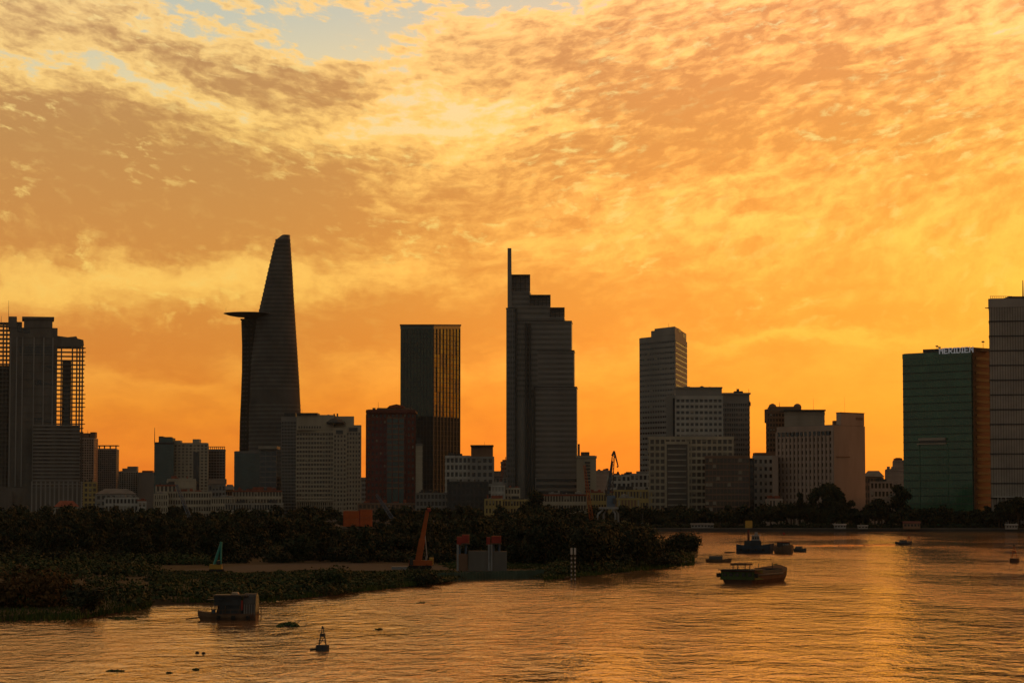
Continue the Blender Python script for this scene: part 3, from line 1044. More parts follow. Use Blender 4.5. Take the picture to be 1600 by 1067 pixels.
r_, p_, z_ = tower('white_slab_block', 'small white slab block in the gap before the dark teal tower', (186, 2500), (215, 2500), 736, 20, 8, 'white_wall', 'dark_glass', depth=24, sp=0.4, pw=0.4)
roof_box(r_, 'roof_room', 199, 214, 728.5, 736, 2500, 10, 'grey_wall')
roof_box(r_, 'roof_room', 191, 199, 731.5, 736, 2500, 10, 'grey_wall')
r_, p_, z_ = tower('blank_grey_block', 'blank grey block beside the small white slab block', (215, 2480), (242, 2480), 738, 18, 6, 'grey_wall', 'grey_wall', depth=30, sp=0.15, pw=0.0, proud=0.15)
roof_box(r_, 'roof_room', 222, 238, 735, 738, 2480, 10, 'roof_tile')
# group with the mast
r_, p_, z_ = tower('teal_glass_tower', 'dark teal glass tower with a thin roof mast standing at its corner', (241, 2050), (271, 2050), 691, 24, 7, 'teal_glass', 'teal_glass', depth=30, sp=0.2, pw=0.1, proud=0.2, cap='dark_metal')
roof_box(r_, 'roof_room', 250, 270, 684, 691, 2050, 16, 'teal_glass')
roof_box(r_, 'roof_room', 248, 255, 681.5, 691, 2056, 8, 'dark_metal')
roof_box(r_, 'roof_room', 256, 268, 682.5, 691, 2056, 8, 'dark_metal')
mast(r_, 241.5, 668, 692, 2051, 0.35)
r_, p_, z_ = tower('beige_apartment_tower', 'beige apartment tower with a dark recessed centre beside the teal tower', (271, 2060), (324.5, 2060), 692, 24, 9, 'beige', 'brown_glass', depth=26, sp=0.42, pw=0.42)
roof_box(r_, 'roof_room', 301, 311.5, 686, 692, 2060, 12, 'beige')
roof_box(r_, 'roof_room', 272, 282, 688, 692, 2060, 12, 'beige')
a, b = W(302, 720, 2059), W(311, 720, 2059)
MB().box(a.x, b.x, 2058.9, 2060.5, LAND, zpx(305, 706, 2059)).build('recessed_bay', 'dark_glass', r_)
r_, p_, z_ = tower('dark_slab_tower', 'dark slab tower with a railed flat roof behind the beige apartment tower', (325, 2100), (351.5, 2100), 702, 24, 6, 'grey_panel', 'dark_glass', depth=26, sp=0.3, pw=0.15)
for k in range(9):
    q = W(326 + k * 3.1, 700, 2101).x
    MB().box(q - 0.25, q + 0.25, 2101, 2101.5, z_, z_ + 1.9).build('rail_post', 'dark_metal', r_)
MB().box(W(325, 700, 2101).x, W(351.5, 700, 2101).x, 2100.9, 2101.6, z_ + 1.9, z_ + 2.5).build('roof_rail', 'dark_metal', r_)
# in front of the helipad tower
r_, p_, z_ = tower('teal_cube_block', 'squat blue-grey glass block at the foot of the helipad tower', (366, 2000), (406, 2000), 705, 14, 10, 'teal_glass', 'teal_glass', depth=30, sp=0.25, pw=0.12, proud=0.2, cap='grey_panel')
r_, p_, z_ = tower('navy_glass_block', 'dark navy glass block with a pale roof frame beside the blue-grey block', (406, 1990), (432, 1990), 702, 13, 3, 'grey_panel', 'blue_glass', depth=26, sp=0.18, pw=0.06, proud=0.2)
MB().box(W(404, 700, 1989).x, W(433, 700, 1989).x, 1987, 2016, z_ + 0.3, z_ + 2.6).build('roof_canopy', 'concrete', r_)
r_, p_, z_ = tower('grey_stair_block', 'thin grey block squeezed between the navy glass block and the pale hotel', (432, 2010), (443, 2010), 745, 9, 2, 'grey_wall', 'dark_glass', depth=20)
# pale hotel with a dark left half
r_, p_, z_ = tower('dark_ribbed_tower', 'dark ribbed tower attached to the left side of the pale banded hotel', (440, 1960), (463, 1960), 651, 30, 10, 'grey_panel', 'dark_glass', depth=26, sp=0.3, pw=0.35, parapet=4)
roof_box(r_, 'roof_slab', 444, 462, 645, 651, 1960, 16, 'dark_metal')


def pale_hotel():
    Y = 1940
    root, plan, z = tower('pale_banded_hotel', 'pale hotel slab with rows of dark windows and a stepped roof beside the brick tower', (463, 1945), (521.5, 1940), 672, 20, 13, 'beige', 'brown_glass', depth=28, sp=0.42, pw=0.22, parapet=2.2)
    X = lambda p: W(p, 700, Y).x
    Z = lambda p: W(510, p, Y).z
    for a, b, t, n_, dy in ((521, 541, 668, 4, -0.8), (541, 563.5, 664, 5, 0.4)):
        zt = Z(t)
        pl = plan_of((a, Y + dy), (b, Y + dy), depth=26, top=664)
        MB().prism(pl, LAND, zt).build('wing_core', 'brown_glass', root)
        facade(root, pl, LAND, zt - 6, 20, [n_, 0], 'beige', 0.45, 0.42, 0.5)
        MB().prism(offset(pl, 0.5), zt - 6 + 0.03, zt + 0.03).build('wing_parapet', 'beige', root)
        MB().box(X(a + 4), X(b - 5), Y + dy - 0.75, Y + dy, zt - 5, zt - 2).build('louvre', 'dark_glass', root)
    # blank attic with a row of small openings
    MB().box(X(463), X(521), Y + 1, Y + 26, z + 0.1, Z(648)).build('attic', 'beige', root)
    q0 = MB().box(X(466), X(468), Y + 0.7, Y + 1.2, Z(669), Z(665.5)).build('attic_window', 'dark_glass', root)
    for k in range(1, 9):
        copy_at(q0, root, dx=k * 2.05)
    MB().box(X(463), X(496), Y - 1, Y + 24, Z(648) + 0.02, Z(645)).build('roof_slab', 'dark_metal', root)
    MB().prism(plan_of((496, Y + 4), (553, Y + 4), depth=20, top=650), Z(668), Z(650)).build('roof_storey', 'beige', root)
    c = Vector((X(524), Y + 2, Z(660)))
    MB().lathe((c.x, c.y, Z(662)), [(7.4, 0), (7.6, 1.2), (4.5, 3.4), (0.6, 5.0)], 10).build('roof_pavilion', 'dark_metal', root)
    for p, h in ((512, 647), (521, 646), (526, 645.5), (505, 649)):
        MB().box(X(p) - 0.6, X(p) + 0.6, Y + 6, Y + 7.5, Z(652), Z(h)).build('roof_vent', 'dark_metal', root)
    mast(root, 472, 640, 648, Y + 3, 0.12)
    # lower row of tall openings
    q0 = MB().box(X(464), X(465.3), Y - 1.1, Y + 5.2, Z(800), Z(783)).build('ground_pier', 'beige', root)
    for k in range(1, 22):
        copy_at(q0, root, dx=k * 1.65)
    MB().box(X(463), X(521), Y - 1.3, Y + 5, Z(783), Z(780)).build('ground_band', 'beige', root)


pale_hotel()
r_, p_, z_ = tower('small_block', 'small low block in the orange gap between the pale hotel and brick tower', (562, 2300), (576, 2300), 746, 8, 4, 'grey_wall', 'dark_glass', depth=24)
# apartment block with stepped roof between the green and the stepped tower
r_, p_, z_ = tower('balcony_block', 'weathered white block with many balconies between the green glass and stepped towers', (697, 1820), (736, 1820), 712, 9, 6, 'white_wall', 'dark_glass', depth=24, sp=0.36, pw=0.36, proud=0.9)
roof_box(r_, 'roof_sign', 697, 711, 711.5, 715.5, 1817.5, 1.0, 'white_paint', 0)
clutter(r_, p_, z_, 6, 11, h=(1.0, 2.6))
r_, p_, z_ = tower('dark_topped_block', 'taller block with a dark flat top beside the weathered balcony block', (736, 1815), (770.5, 1815), 713, 9, 4, 'grey_wall', 'dark_glass', depth=22, sp=0.42, pw=0.4, proud=0.7)
roof_box(r_, 'upper_storey', 736, 770, 697.5, 713, 1815, 18, 'brown_wall', 0.5)
roof_box(r_, 'roof_slab', 735, 771, 695, 697.4, 1813, 22, 'dark_metal', 0.5)
mast(r_, 757, 690, 696, 1822, 0.12)
r_, p_, z_ = tower('slim_tower', 'slim grey block half hidden behind the left side of the stepped tower', (783, 1960), (792, 1960), 721, 14, 3, 'grey_wall', 'dark_glass', depth=20)
roof_box(r_, 'roof_room', 785, 792, 718, 721, 1960, 10, 'roof_tile')
r_, p_, z_ = tower('beige_stair_tower', 'beige block with a column of dark windows right of the stepped tower', (901, 1840), (931.5, 1840), 712, 14, 4, 'beige', 'beige', depth=24, sp=0.0, pw=0.0)
for k in range(10):
    MB().box(W(914, 720, 1839).x, W(922, 720, 1839).x, 1839.4, 1841, zpx(915, 724 + 5 * k, 1839), zpx(915, 721 + 5 * k, 1839)).build('window', 'dark_glass', r_)
roof_box(r_, 'roof_room', 903, 906, 693.5, 712, 1842, 6, 'brown_wall')
roof_box(r_, 'roof_room', 908, 921, 706, 712, 1842, 8, 'brown_wall')
# cluster in front of the gold sided tower
r_, p_, z_ = tower('white_window_tower', 'white tower with a regular grid of dark windows in front of the gold-sided tower', (1056, 1690), (1129, 1690), 618, 21, 10, 'white_wall', 'dark_glass', depth=28, sp=0.5, pw=0.34, parapet=2.5)
roof_box(r_, 'upper_storey', 1056, 1128, 605.5, 618, 1690, 22, 'grey_wall', 0.6)
roof_box(r_, 'roof_cornice', 1055, 1129, 604.5, 606.4, 1689, 24, 'grey_wall', 0.6)
clutter(r_, p_, zpx(1090, 605, 1690), 4, 21, h=(0.8, 1.8))
q = plan_of((1041, 1700), (1056, 1700), depth=24, top=617)
MB().prism(q, LAND, zpx(1050, 617, 1700)).build('stair_shaft', 'grey_wall', r_)
MB().prism([(q[0][0] + 4.6, 1699.3), (q[0][0] + 6.0, 1699.3), (q[0][0] + 6.0, 1701), (q[0][0] + 4.6, 1701)], LAND, zpx(1050, 622, 1700)).build('shaft_window', 'dark_glass', r_)
r_, p_, z_ = tower('grey_cornice_tower', 'grey tower with a jutting cornice at the right of the white window tower', (1129, 1720), (1171, 1720), 626, 24, 12, 'grey_wall', 'dark_glass', depth=28, sp=0.45, pw=0.3, parapet=2.0)
roof_box(r_, 'upper_storey', 1130, 1171, 616, 626, 1720, 22, 'grey_wall', 0.4)
roof_box(r_, 'roof_cornice', 1129, 1173, 613.5, 616, 1719, 24, 'grey_wall', 0.2)
roof_box(r_, 'roof_room', 1148, 1161, 611, 614, 1721, 10, 'dark_metal')
roof_box(r_, 'roof_room', 1152, 1155, 607.5, 612, 1723, 4, 'dark_metal')
mast(r_, 1170, 607, 615, 1722, 0.18)
mast(r_, 1151, 606, 613, 1724, 0.15)
roof_box(r_, 'side_ledge', 1170, 1173, 628, 634, 1718.5, 10, 'dark_metal', 0.2)


def frame_block():
    Y = 1600
    root, plan, z = tower('white_frame_block', 'broad white block with deep square openings and a dark recess under the white tower', (1015, 1600), (1145, 1600), 682, 13, 16, 'beige', 'brown_glass', depth=26, sp=0.36, pw=0.3, proud=0.8, parapet=2.0)
    X = lambda p: W(p, 720, Y).x
    Z = lambda p: W(1080, p, Y).z
    MB().box(X(1040.5), X(1075), Y - 1.4, Y + 0.5, LAND, Z(694)).build('recess_panel', 'brown_glass', root)
    for k in range(11):
        MB().box(X(1043), X(1072), Y - 1.7, Y - 1.3, Z(702) - k * 3.6, Z(702) - k * 3.6 + 0.8).build('balcony_edge', 'concrete', root)
    MB().box(X(1038.5), X(1076.5), Y - 2.0, Y + 4, Z(694) + 0.02, Z(690)).build('recess_lintel', 'beige', root)
    for p in (1040, 1075.5):
        MB().box(X(p) - 0.6, X(p) + 0.6, Y - 1.9, Y + 1, LAND, Z(694)).build('recess_jamb', 'beige', root)
    roof_box(root, 'roof_room', 1066, 1118, 679.5, 682, Y, 14, 'grey_wall')
    roof_box(root, 'roof_room', 1017, 1040, 683, 690, Y + 1, 10, 'grey_wall')


frame_block()
r_, p_, z_ = tower('brown_glass_block', 'low dark brown glass block in front of the broad white block', (1102, 1560), (1171, 1560), 712, 11, 12, 'brown_wall', 'brown_glass', depth=26, sp=0.22, pw=0.12, proud=0.3)
r_, p_, z_ = tower('dark_glass_annex', 'dark narrow glass annex between the brown glass block and the grid block', (1146, 1575), (1178, 1575), 716, 10, 5, 'dark_metal', 'dark_glass', depth=20, sp=0.25, pw=0.1, proud=0.2)
r_, p_, z_ = tower('white_grid_block', 'white block with a neat grid of dark square windows left of the ribbed hotel', (1177, 1580), (1216, 1580), 712, 9, 5, 'white_wall', 'dark_glass', depth=26, sp=0.5, pw=0.5, parapet=2.4)
roof_box(r_, 'roof_storey', 1180, 1215, 707, 712, 1581, 16, 'brown_wall')
r_, p_, z_ = tower('domed_brown_tower', 'brown tower with small rounded turrets on its roof corners behind the ribbed hotel', (1198, 1680), (1254, 1680), 641, 22, 12, 'brown_wall', 'brown_glass', depth=28, sp=0.5, pw=0.35, parapet=2.4)
roof_box(r_, 'roof_storey', 1204, 1252, 635, 641, 1680, 20, 'brown_wall')
for q in (1207, 1246):
    c = W(q, 636, 1686)
    MB().lathe((c.x, 1686, zpx(q, 637, 1686)), [(2.7, -0.4), (2.7, 0.8), (2.2, 1.9), (1.2, 2.6), (0.2, 2.9)], 12).build('turret', 'brown_wall', r_)
MB().box(W(1197, 640, 1679).x, W(1199.5, 640, 1679).x, 1678.6, 1690, zpx(1198, 660, 1679), zpx(1198, 639, 1679)).build('corner_ledge', 'brown_wall', r_)
mast(r_, 1218, 628, 637, 1688, 0.2)
r_, p_, z_ = tower('plain_box_tower', 'plain pale box with an overhanging flat roof just above the ribbed hotel', (1226, 1640), (1289, 1640), 643, 16, 6, 'concrete', 'concrete', depth=30, sp=0.1, pw=0.0, proud=0.15, parapet=2.0)
MB().box(W(1225, 643, 1639).x, W(1290, 643, 1639).x, 1638, 1672, z_ + 0.3, z_ + 1.3).build('roof_overhang', 'dark_metal', r_)
mast(r_, 1271, 622, 643, 1650, 0.1)


def ribbed_hotel():
    root, plan, z = tower('ribbed_hotel', 'pale hotel with close vertical ribs and a blank pinkish right-hand wall', (1215, 1555), (1302, 1510), 664, 15, 14, 'pink_wall', 'brown_glass', C=(1349, 1532), sp=0.4, pw=0.5, proud=0.35, parapet=3.5, pier_out=0.75)
    b, c = Vector(plan[1]), Vector(plan[2])
    n = (c - b).normalized()
    o = Vector((n.y, -n.x))
    a0, a1 = b + n * -0.6, c + n * 0.6
    MB().prism([(a0.x + o.x * 1.0, a0.y + o.y * 1.0), (a1.x + o.x * 1.0, a1.y + o.y * 1.0), (a1.x - o.x, a1.y - o.y), (a0.x - o.x, a0.y - o.y)], LAND, z - 0.2).build('end_wall', 'pink_wall', root)
    # attic row of square openings on the ribbed face
    p, q = Vector(plan[0]), Vector(plan[1])
    d = (q - p).normalized()
    m = Vector((d.y, -d.x))
    L = (q - p).length
    for k in range(12):
        s = p + d * (L * (k + 0.35) / 12.5) + m * 0.85
        e = s + d * (L / 12.5 * 0.55)
        MB().prism([(s.x, s.y), (e.x, e.y), (e.x - m.x, e.y - m.y), (s.x - m.x, s.y - m.y)], zpx(1260, 681, 1530), zpx(1260, 674.5, 1530)).build('attic_window', 'dark_glass', root)
    # lift block on the right of the roof
    u = b + (c - b) * 0.22
    pl = [(u.x + o.x * 0.9, u.y + o.y * 0.9), (c.x + o.x * 0.9, c.y + o.y * 0.9), (c.x - o.x * 4 + n.x * 2, c.y - o.y * 4 + n.y * 2), (u.x - o.x * 4 + n.x * 2, u.y - o.y * 4 + n.y * 2)]
    lb = MB().prism(pl, z, zpx(1330, 647, 1540)).build('lift_block', 'pink_wall', root)
    MB().prism(offset(pl, 0.3), zpx(1330, 647, 1540) + 0.02, zpx(1330, 646, 1540)).build('block_coping', 'brown_wall', lb)
    s, e = b + (c - b) * 0.72, b + (c - b) * 0.95
    MB().prism([(s.x + o.x * 1.1, s.y + o.y * 1.1), (e.x + o.x * 1.1, e.y + o.y * 1.1), (e.x - o.x, e.y - o.y), (s.x - o.x, s.y - o.y)], zpx(1335, 657, 1540), zpx(1335, 653, 1540)).build('block_sign', 'brown_wall', lb)
    roof_box(root, 'roof_room', 1303, 1311, 657, 664, 1525, 8, 'brown_wall')
    s, e = b + (c - b) * 0.05, b + (c - b) * 0.5
    MB().prism([(s.x + o.x * 1.3, s.y + o.y * 1.3), (e.x + o.x * 1.3, e.y + o.y * 1.3), (e.x - o.x, e.y - o.y), (s.x - o.x, s.y - o.y)], zpx(1320, 715, 1530), zpx(1320, 713.5, 1530)).build('wall_ledge', 'brown_wall', root)
    # lower wing
    pl = plan_of((1207, 1540), (1216, 1540), depth=22, top=712)
    MB().prism(pl, LAND, zpx(1211, 712, 1540)).build('side_wing', 'pink_wall', root)
    for q in (1283, 1320):
        mast(root, q, 620 if q == 1320 else 640, 663, 1550, 0.08)


ribbed_hotel()


# ---- green glass hotel with the roof sign
FONT = {
    'M': ['10001', '11011', '10101', '10101', '10001', '10001', '10001'], 'E': ['11111', '10000', '10000', '11110', '10000', '10000', '11111'],
    'R': ['11110', '10001', '10001', '11110', '10100', '10010', '10001'], 'I': ['111', '010', '010', '010', '010', '010', '111'],
    'D': ['11110', '10001', '10001', '10001', '10001', '10001', '11110'], 'N': ['10001', '11001', '10101', '10101', '10011', '10001', '10001'],
    'L': ['10000', '10000', '10000', '10000', '10000', '10000', '11111'],
}


def green_hotel():
    root, plan, z = tower('green_glass_hotel', 'green glass hotel slab with white roof lettering near the right edge', (1411.5, 1490), (1519, 1455), 548, 22, 24, 'pile_green', 'green_glass', C=(1549, 1478), sp=0.16, pw=0.05, proud=0.14, parapet=3.0, cap='green_glass', pier_out=0.06)
    a, b, c = (Vector(p) for p in plan[:3])
    n = (c - b).normalized()
    o = Vector((n.y, -n.x))
    e0, e1 = b + n * 1.5, c + n * 0.4
    sw = MB().prism([(e0.x + o.x * 0.5, e0.y + o.y * 0.5), (e1.x + o.x * 0.5, e1.y + o.y * 0.5), (e1.x - o.x * 3, e1.y - o.y * 3), (e0.x - o.x * 3, e0.y - o.y * 3)], LAND, z + 1.5).build('side_wall', 'brown_wall', root)
    L = (e1 - e0).length
    for k in range(22):
        zz = z - 3.2 - k * (z - 12) / 22
        s0, s1 = e0 + n * L * 0.12, e0 + n * L * 0.92
        MB().prism([(s0.x + o.x * 0.75, s0.y + o.y * 0.75), (s1.x + o.x * 0.75, s1.y + o.y * 0.75), (s1.x - o.x, s1.y - o.y), (s0.x - o.x, s0.y - o.y)], zz - 1.7, zz).build('side_window', 'dark_metal', sw)
    # roof line rising to the right
    d = (b - a).normalized()
    m = Vector((d.y, -d.x))
    q0, q1 = a + (b - a) * 0.3, b + n * 3
    MB().prism([(q0.x, q0.y), (q1.x, q1.y), (q1.x - m.x * 18, q1.y - m.y * 18), (q0.x - m.x * 18, q0.y - m.y * 18)], z + 0.3, z + 2.2).build('roof_storey', 'dark_metal', root)
    # sign: letters on a thin frame
    zs = zpx(1490, 552, 1463)
    lt = 'MERIDIEN'
    sx0, sx1 = 1469, 1514
    h = zpx(1490, 543.0, 1463) - zs
    u = lambda px: (W(px, 548, 1470).x - a.x) / (b.x - a.x)
    p0, p1 = a + (b - a) * u(sx0), a + (b - a) * u(sx1)
    cols = sum(len(FONT[ch][0]) + 1 for ch in lt) - 1
    cw = (p1 - p0).length / cols
    fr = MB()
    for zf in (zs - 0.3, zs + h * 0.5):
        s, e = p0 - m * -0.3, p1 - m * -0.3
        fr.add([(s.x, s.y, zf), (e.x, e.y, zf), (e.x, e.y, zf + 0.15), (s.x, s.y, zf + 0.15)], [(0, 1, 2, 3)])
    sign = thing('roof_sign', 'white MERIDIEN lettering on the roof of the green glass hotel', 'sign', (p0.x, p0.y, zs))
    MB().bar((p0.x - m.x * 0.2, p0.y - m.y * 0.2, zs - 0.3), (p1.x - m.x * 0.2, p1.y - m.y * 0.2, zs - 0.3), 0.12).build('sign_rail', 'dark_metal', sign)
    MB().bar((p0.x - m.x * 0.2, p0.y - m.y * 0.2, zs + h * 0.5), (p1.x - m.x * 0.2, p1.y - m.y * 0.2, zs + h * 0.5), 0.10).build('sign_rail', 'dark_metal', sign)
    cx = 0
    for ch in lt:
        g = FONT[ch]
        mb = MB()
        for r_i, row in enumerate(g):
            zt = zs + h * (1 - r_i / 7)
            run = 0
            for ci, v in enumerate(row):
                if v == '1':
                    s = p0 + d * ((cx + ci) * cw) + m * 1.0
                    e = s + d * cw * 1.02
                    mb.prism([(s.x, s.y), (e.x, e.y), (e.x - m.x * 0.3, e.y - m.y * 0.3), (s.x - m.x * 0.3, s.y - m.y * 0.3)], zt - h / 7, zt)
        mb.build('letter', 'lit_sign', sign)
        cx += len(g[0]) + 1
    # balcony slot in the glass front
    s, e = a + (b - a) * 0.24, a + (b - a) * 0.63
    f = lambda px, s_, e_, t0, t1, mt, out, nm: MB().prism([(s_.x + m.x * out, s_.y + m.y * out), (e_.x + m.x * out, e_.y + m.y * out), (e_.x - m.x * 0.2, e_.y - m.y * 0.2), (s_.x - m.x * 0.2, s_.y - m.y * 0.2)], zpx(px, t0, 1475), zpx(px, t1, 1475)).build(nm, mt, root)
    f(1460, s, e, 688, 684, 'concrete', 1.6, 'slot_canopy')
    f(1460, s, e, 692, 688.3, 'dark_glass', 0.4, 'slot_opening')
    f(1460, s - d * 1.5, e, 694, 692.2, 'beige', 1.0, 'slot_sill')
    s, e = a + (b - a) * 0.23, a + (b - a) * 0.64
    f(1460, s, s + d * 0.5, 800, 694.3, 'green_glass', 0.3, 'corner_fin')
    f(1460, e, e + d * 0.5, 800, 694.3, 'green_glass', 0.3, 'corner_fin')
    for px, t0 in ((1464, 541), (1536, 534), (1468, 543)):
        q = W(px, t0, 1472)
        MB().bar((q.x, 1472, z), (q.x, 1472, q.z), 0.15).build('roof_pole', 'dark_metal', root)
        MB().lathe((q.x, 1472, q.z), [(0.1, -0.5), (0.9, -0.3), (0.9, 0.3), (0.1, 0.5)], 8).build('roof_lamp', 'dark_metal', root)


green_hotel()


def edge_tower():
    Y = 1430
    root, plan, z = tower('mullioned_tower', 'tall grey tower with close vertical mullions cut by the right edge', (1547, 1430), (1625, 1425), 466, 15, 19, 'dark_metal', 'grey_glass', depth=34, sp=0.09, pw=0.13, proud=0.35, parapet=5.0, pier_out=0.55, cap='grey_wall')
    roof_box(root, 'roof_room', 1576, 1625, 463, 468, 1427, 18, 'dark_metal')
    mast(root, 1598.5, 438, 466, 1434, 0.45)
    X = lambda p: W(p, 560, Y).x
    for k in range(12):
        MB().box(X(1549 + 3 * k) - 0.1, X(1549 + 3 * k) + 0.1, Y + 0.6, Y + 0.9, z, z + 1.5).build('rail_post', 'dark_metal', root)
    MB().box(X(1548), X(1583), Y + 0.6, Y + 0.9, z + 1.5, z + 1.7).build('roof_rail', 'dark_metal', root)
    MB().bar((X(1541), Y + 2, zpx(1541, 481, Y)), (X(1550), Y + 2, zpx(1541, 481, Y)), 0.3, 0.5).build('davit', 'dark_metal', root)
    MB().box(X(1549), X(1630), Y - 6, Y + 1, zpx(1560, 777, Y), zpx(1560, 775, Y)).build('entrance_canopy', 'white_wall', root)
    for q in (1554, 1559, 1566):
        MB().box(X(q) - 0.25, X(q) + 0.25, Y - 5.5, Y - 5, LAND, zpx(1560, 777, Y)).build('canopy_post', 'white_wall', root)


edge_tower()

# ================================================================ low-rise buildings between and in front of the towers
LOW = [  # name, label, x0, x1, Y, top, floors, bays, wall, glass, depth, roof kind
    ('dark_block', 'low dark block with a hipped roof below the small white slab block', 150, 212, 2000, 772, 4, 8, 'grey_wall', 'dark_glass', 26, 'hip'),
    ('white_arcade', 'low white three-storey arcade in front of the dark hipped block', 164, 216, 1930, 777, 3, 9, 'white_wall', 'dark_glass', 18, 'flat'),
    ('white_wing', 'small low white wing at the right end of the white arcade', 216, 228, 1925, 783, 3, 2, 'white_wall', 'dark_glass', 18, 'flat'),
    ('yellow_strip_block', 'narrow yellowish block at the foot of the hazy ribbed tower', 131, 151, 2100, 753, 7, 3, 'yellow_wall', 'brown_glass', 20, 'flat'),
    ('red_roof_house', 'small house with a red roof below the unfinished skyscraper', 86, 122, 1800, 792, 2, 6, 'concrete', 'dark_glass', 16, 'hip_red'),
    ('cream_hall', 'blank cream hall with a dark roof edge below the beige apartment tower', 262, 305, 1960, 748, 5, 5, 'beige', 'beige', 24, 'flat'),
    ('red_strip_house', 'dark house with a reddish roof band left of the cream hall', 244, 275, 1940, 757, 4, 5, 'beige', 'brown_glass', 20, 'flat_red'),
    ('pillared_house', 'cream house with tall pillars in front of the reddish banded house', 241, 262, 1890, 771, 4, 6, 'beige', 'brown_glass', 18, 'flat'),
    ('long_cream_office', 'long cream office row with small square windows under the mast tower group', 262, 330, 1900, 768, 4, 17, 'beige', 'brown_glass', 20, 'flat'),
    ('grey_gable_hall', 'grey hall with a pitched metal roof right of the beige apartment tower', 326, 352, 1990, 757, 5, 5, 'grey_wall', 'dark_glass', 20, 'gable'),
    ('cream_colonnade', 'low cream colonnade running below the squat blue-grey block', 330, 366, 1890, 777, 3, 10, 'beige', 'brown_glass', 18, 'flat'),
    ('red_canopy_block', 'low cream block with a dark red canopy under the navy glass block', 364, 440, 1920, 766, 4, 16, 'beige', 'brown_glass', 20, 'flat_red'),
    ('lit_arcade', 'long low arcade with a few lit openings at the foot of the helipad tower', 352, 442, 1860, 786, 2, 22, 'concrete', 'dark_glass', 16, 'flat'),
    ('small_dark_house', 'small dark roofed house in the orange gap left of the blue-grey block', 352, 366, 2150, 765, 4, 4, 'brown_wall', 'dark_glass', 18, 'hip'),
    ('brown_quay_block', 'low brown block at the foot of the dark red brick tower', 560, 650, 1800, 786, 3, 14, 'brown_wall', 'brown_glass', 20, 'flat'),
    ('dark_quay_block', 'low dark block at the foot of the green glass tower', 650, 702, 1790, 770, 4, 9, 'grey_panel', 'dark_glass', 22, 'flat'),
    ('dark_block', 'dark low block under the weathered balcony block', 700, 762, 1760, 752, 6, 9, 'dark_metal', 'dark_glass', 22, 'flat'),
    ('fluted_yellow_house', 'pale yellow house with fluted pillars left of the stepped tower', 758, 784, 1650, 779, 3, 5, 'yellow_wall', 'brown_glass', 18, 'flat'),
    ('yellow_office', 'yellow office wing with dark windows beside the fluted house', 784, 838, 1660, 780, 3, 12, 'yellow_wall', 'brown_glass', 18, 'flat'),
    ('white_building', 'small pale building behind the yellow office at the stepped tower', 768, 788, 1740, 758, 5, 4, 'white_wall', 'grey_wall', 16, 'flat'),
    ('cream_house', 'cream house with clutter on its roof left of the stepped tower podium', 789, 812, 1745, 762, 5, 5, 'beige', 'brown_glass', 16, 'flat'),
    ('gable_shed', 'blue-grey shed with a pointed roof in the gap left of the stepped tower', 769, 792, 1900, 745, 6, 4, 'grey_wall', 'blue_glass', 16, 'gable'),
    ('red_band_block', 'long low block with a red roof band under the stepped tower', 846, 916, 1690, 772, 3, 16, 'beige', 'brown_glass', 18, 'flat_red'),
    ('yellow_crane_house', 'yellow low house behind the harbour crane', 918, 960, 1640, 770, 3, 10, 'yellow_wall', 'brown_glass', 16, 'flat'),
    ('grey_town_block', 'grey block with cluttered roof right of the harbour crane', 950, 1000, 1700, 742, 7, 7, 'white_wall', 'dark_glass', 20, 'flat'),
    ('white_town_block', 'white block with dark loggias left of the broad white block', 985, 1018, 1660, 740, 7, 5, 'white_wall', 'dark_glass', 20, 'flat'),
    ('brown_block', 'far brown block low in the orange gap behind the harbour crane', 932, 955, 2300, 735, 10, 6, 'pink_wall', 'pink_wall', 20, 'flat'),
    ('ochre_wall_block', 'ochre low block in front of the white block with loggias', 960, 1018, 1600, 765, 3, 12, 'yellow_wall', 'brown_glass', 18, 'flat'),
    ('brown_quay_house', 'brownish quay house right of the harbour crane foot', 955, 1000, 1560, 778, 2, 9, 'yellow_wall', 'brown_wall', 16, 'flat'),
    ('peach_shop_row', 'small peach shop house at the foot of the white grid block', 1197, 1222, 1500, 779, 2, 5, 'pink_wall', 'brown_glass', 16, 'flat'),
    ('brown_house', 'low brown house right of the blank hotel wall', 1350, 1380, 1800, 745, 6, 6, 'brown_wall', 'brown_glass', 20, 'hip'),
    ('stepped_house', 'hazy stepped pinkish block low in the gap left of the green hotel', 1384, 1414, 2000, 733, 9, 5, 'pink_wall', 'pink_wall', 24, 'flat'),
    ('pinkish_block', 'hazy upper pinkish block rising behind the stepped block by the green hotel', 1396, 1414, 2050, 719, 10, 3, 'pink_wall', 'pink_wall', 24, 'flat'),
    ('windowed_house', 'greyish house with dark windows between the ribbed hotel and green hotel', 1360, 1395, 1650, 752, 5, 6, 'pink_wall', 'brown_glass', 20, 'flat'),
    ('walled_house', 'pale low wall house under the trees between the two hotels', 1378, 1412, 1520, 777, 2, 6, 'pink_wall', 'pink_wall', 16, 'flat'),
]
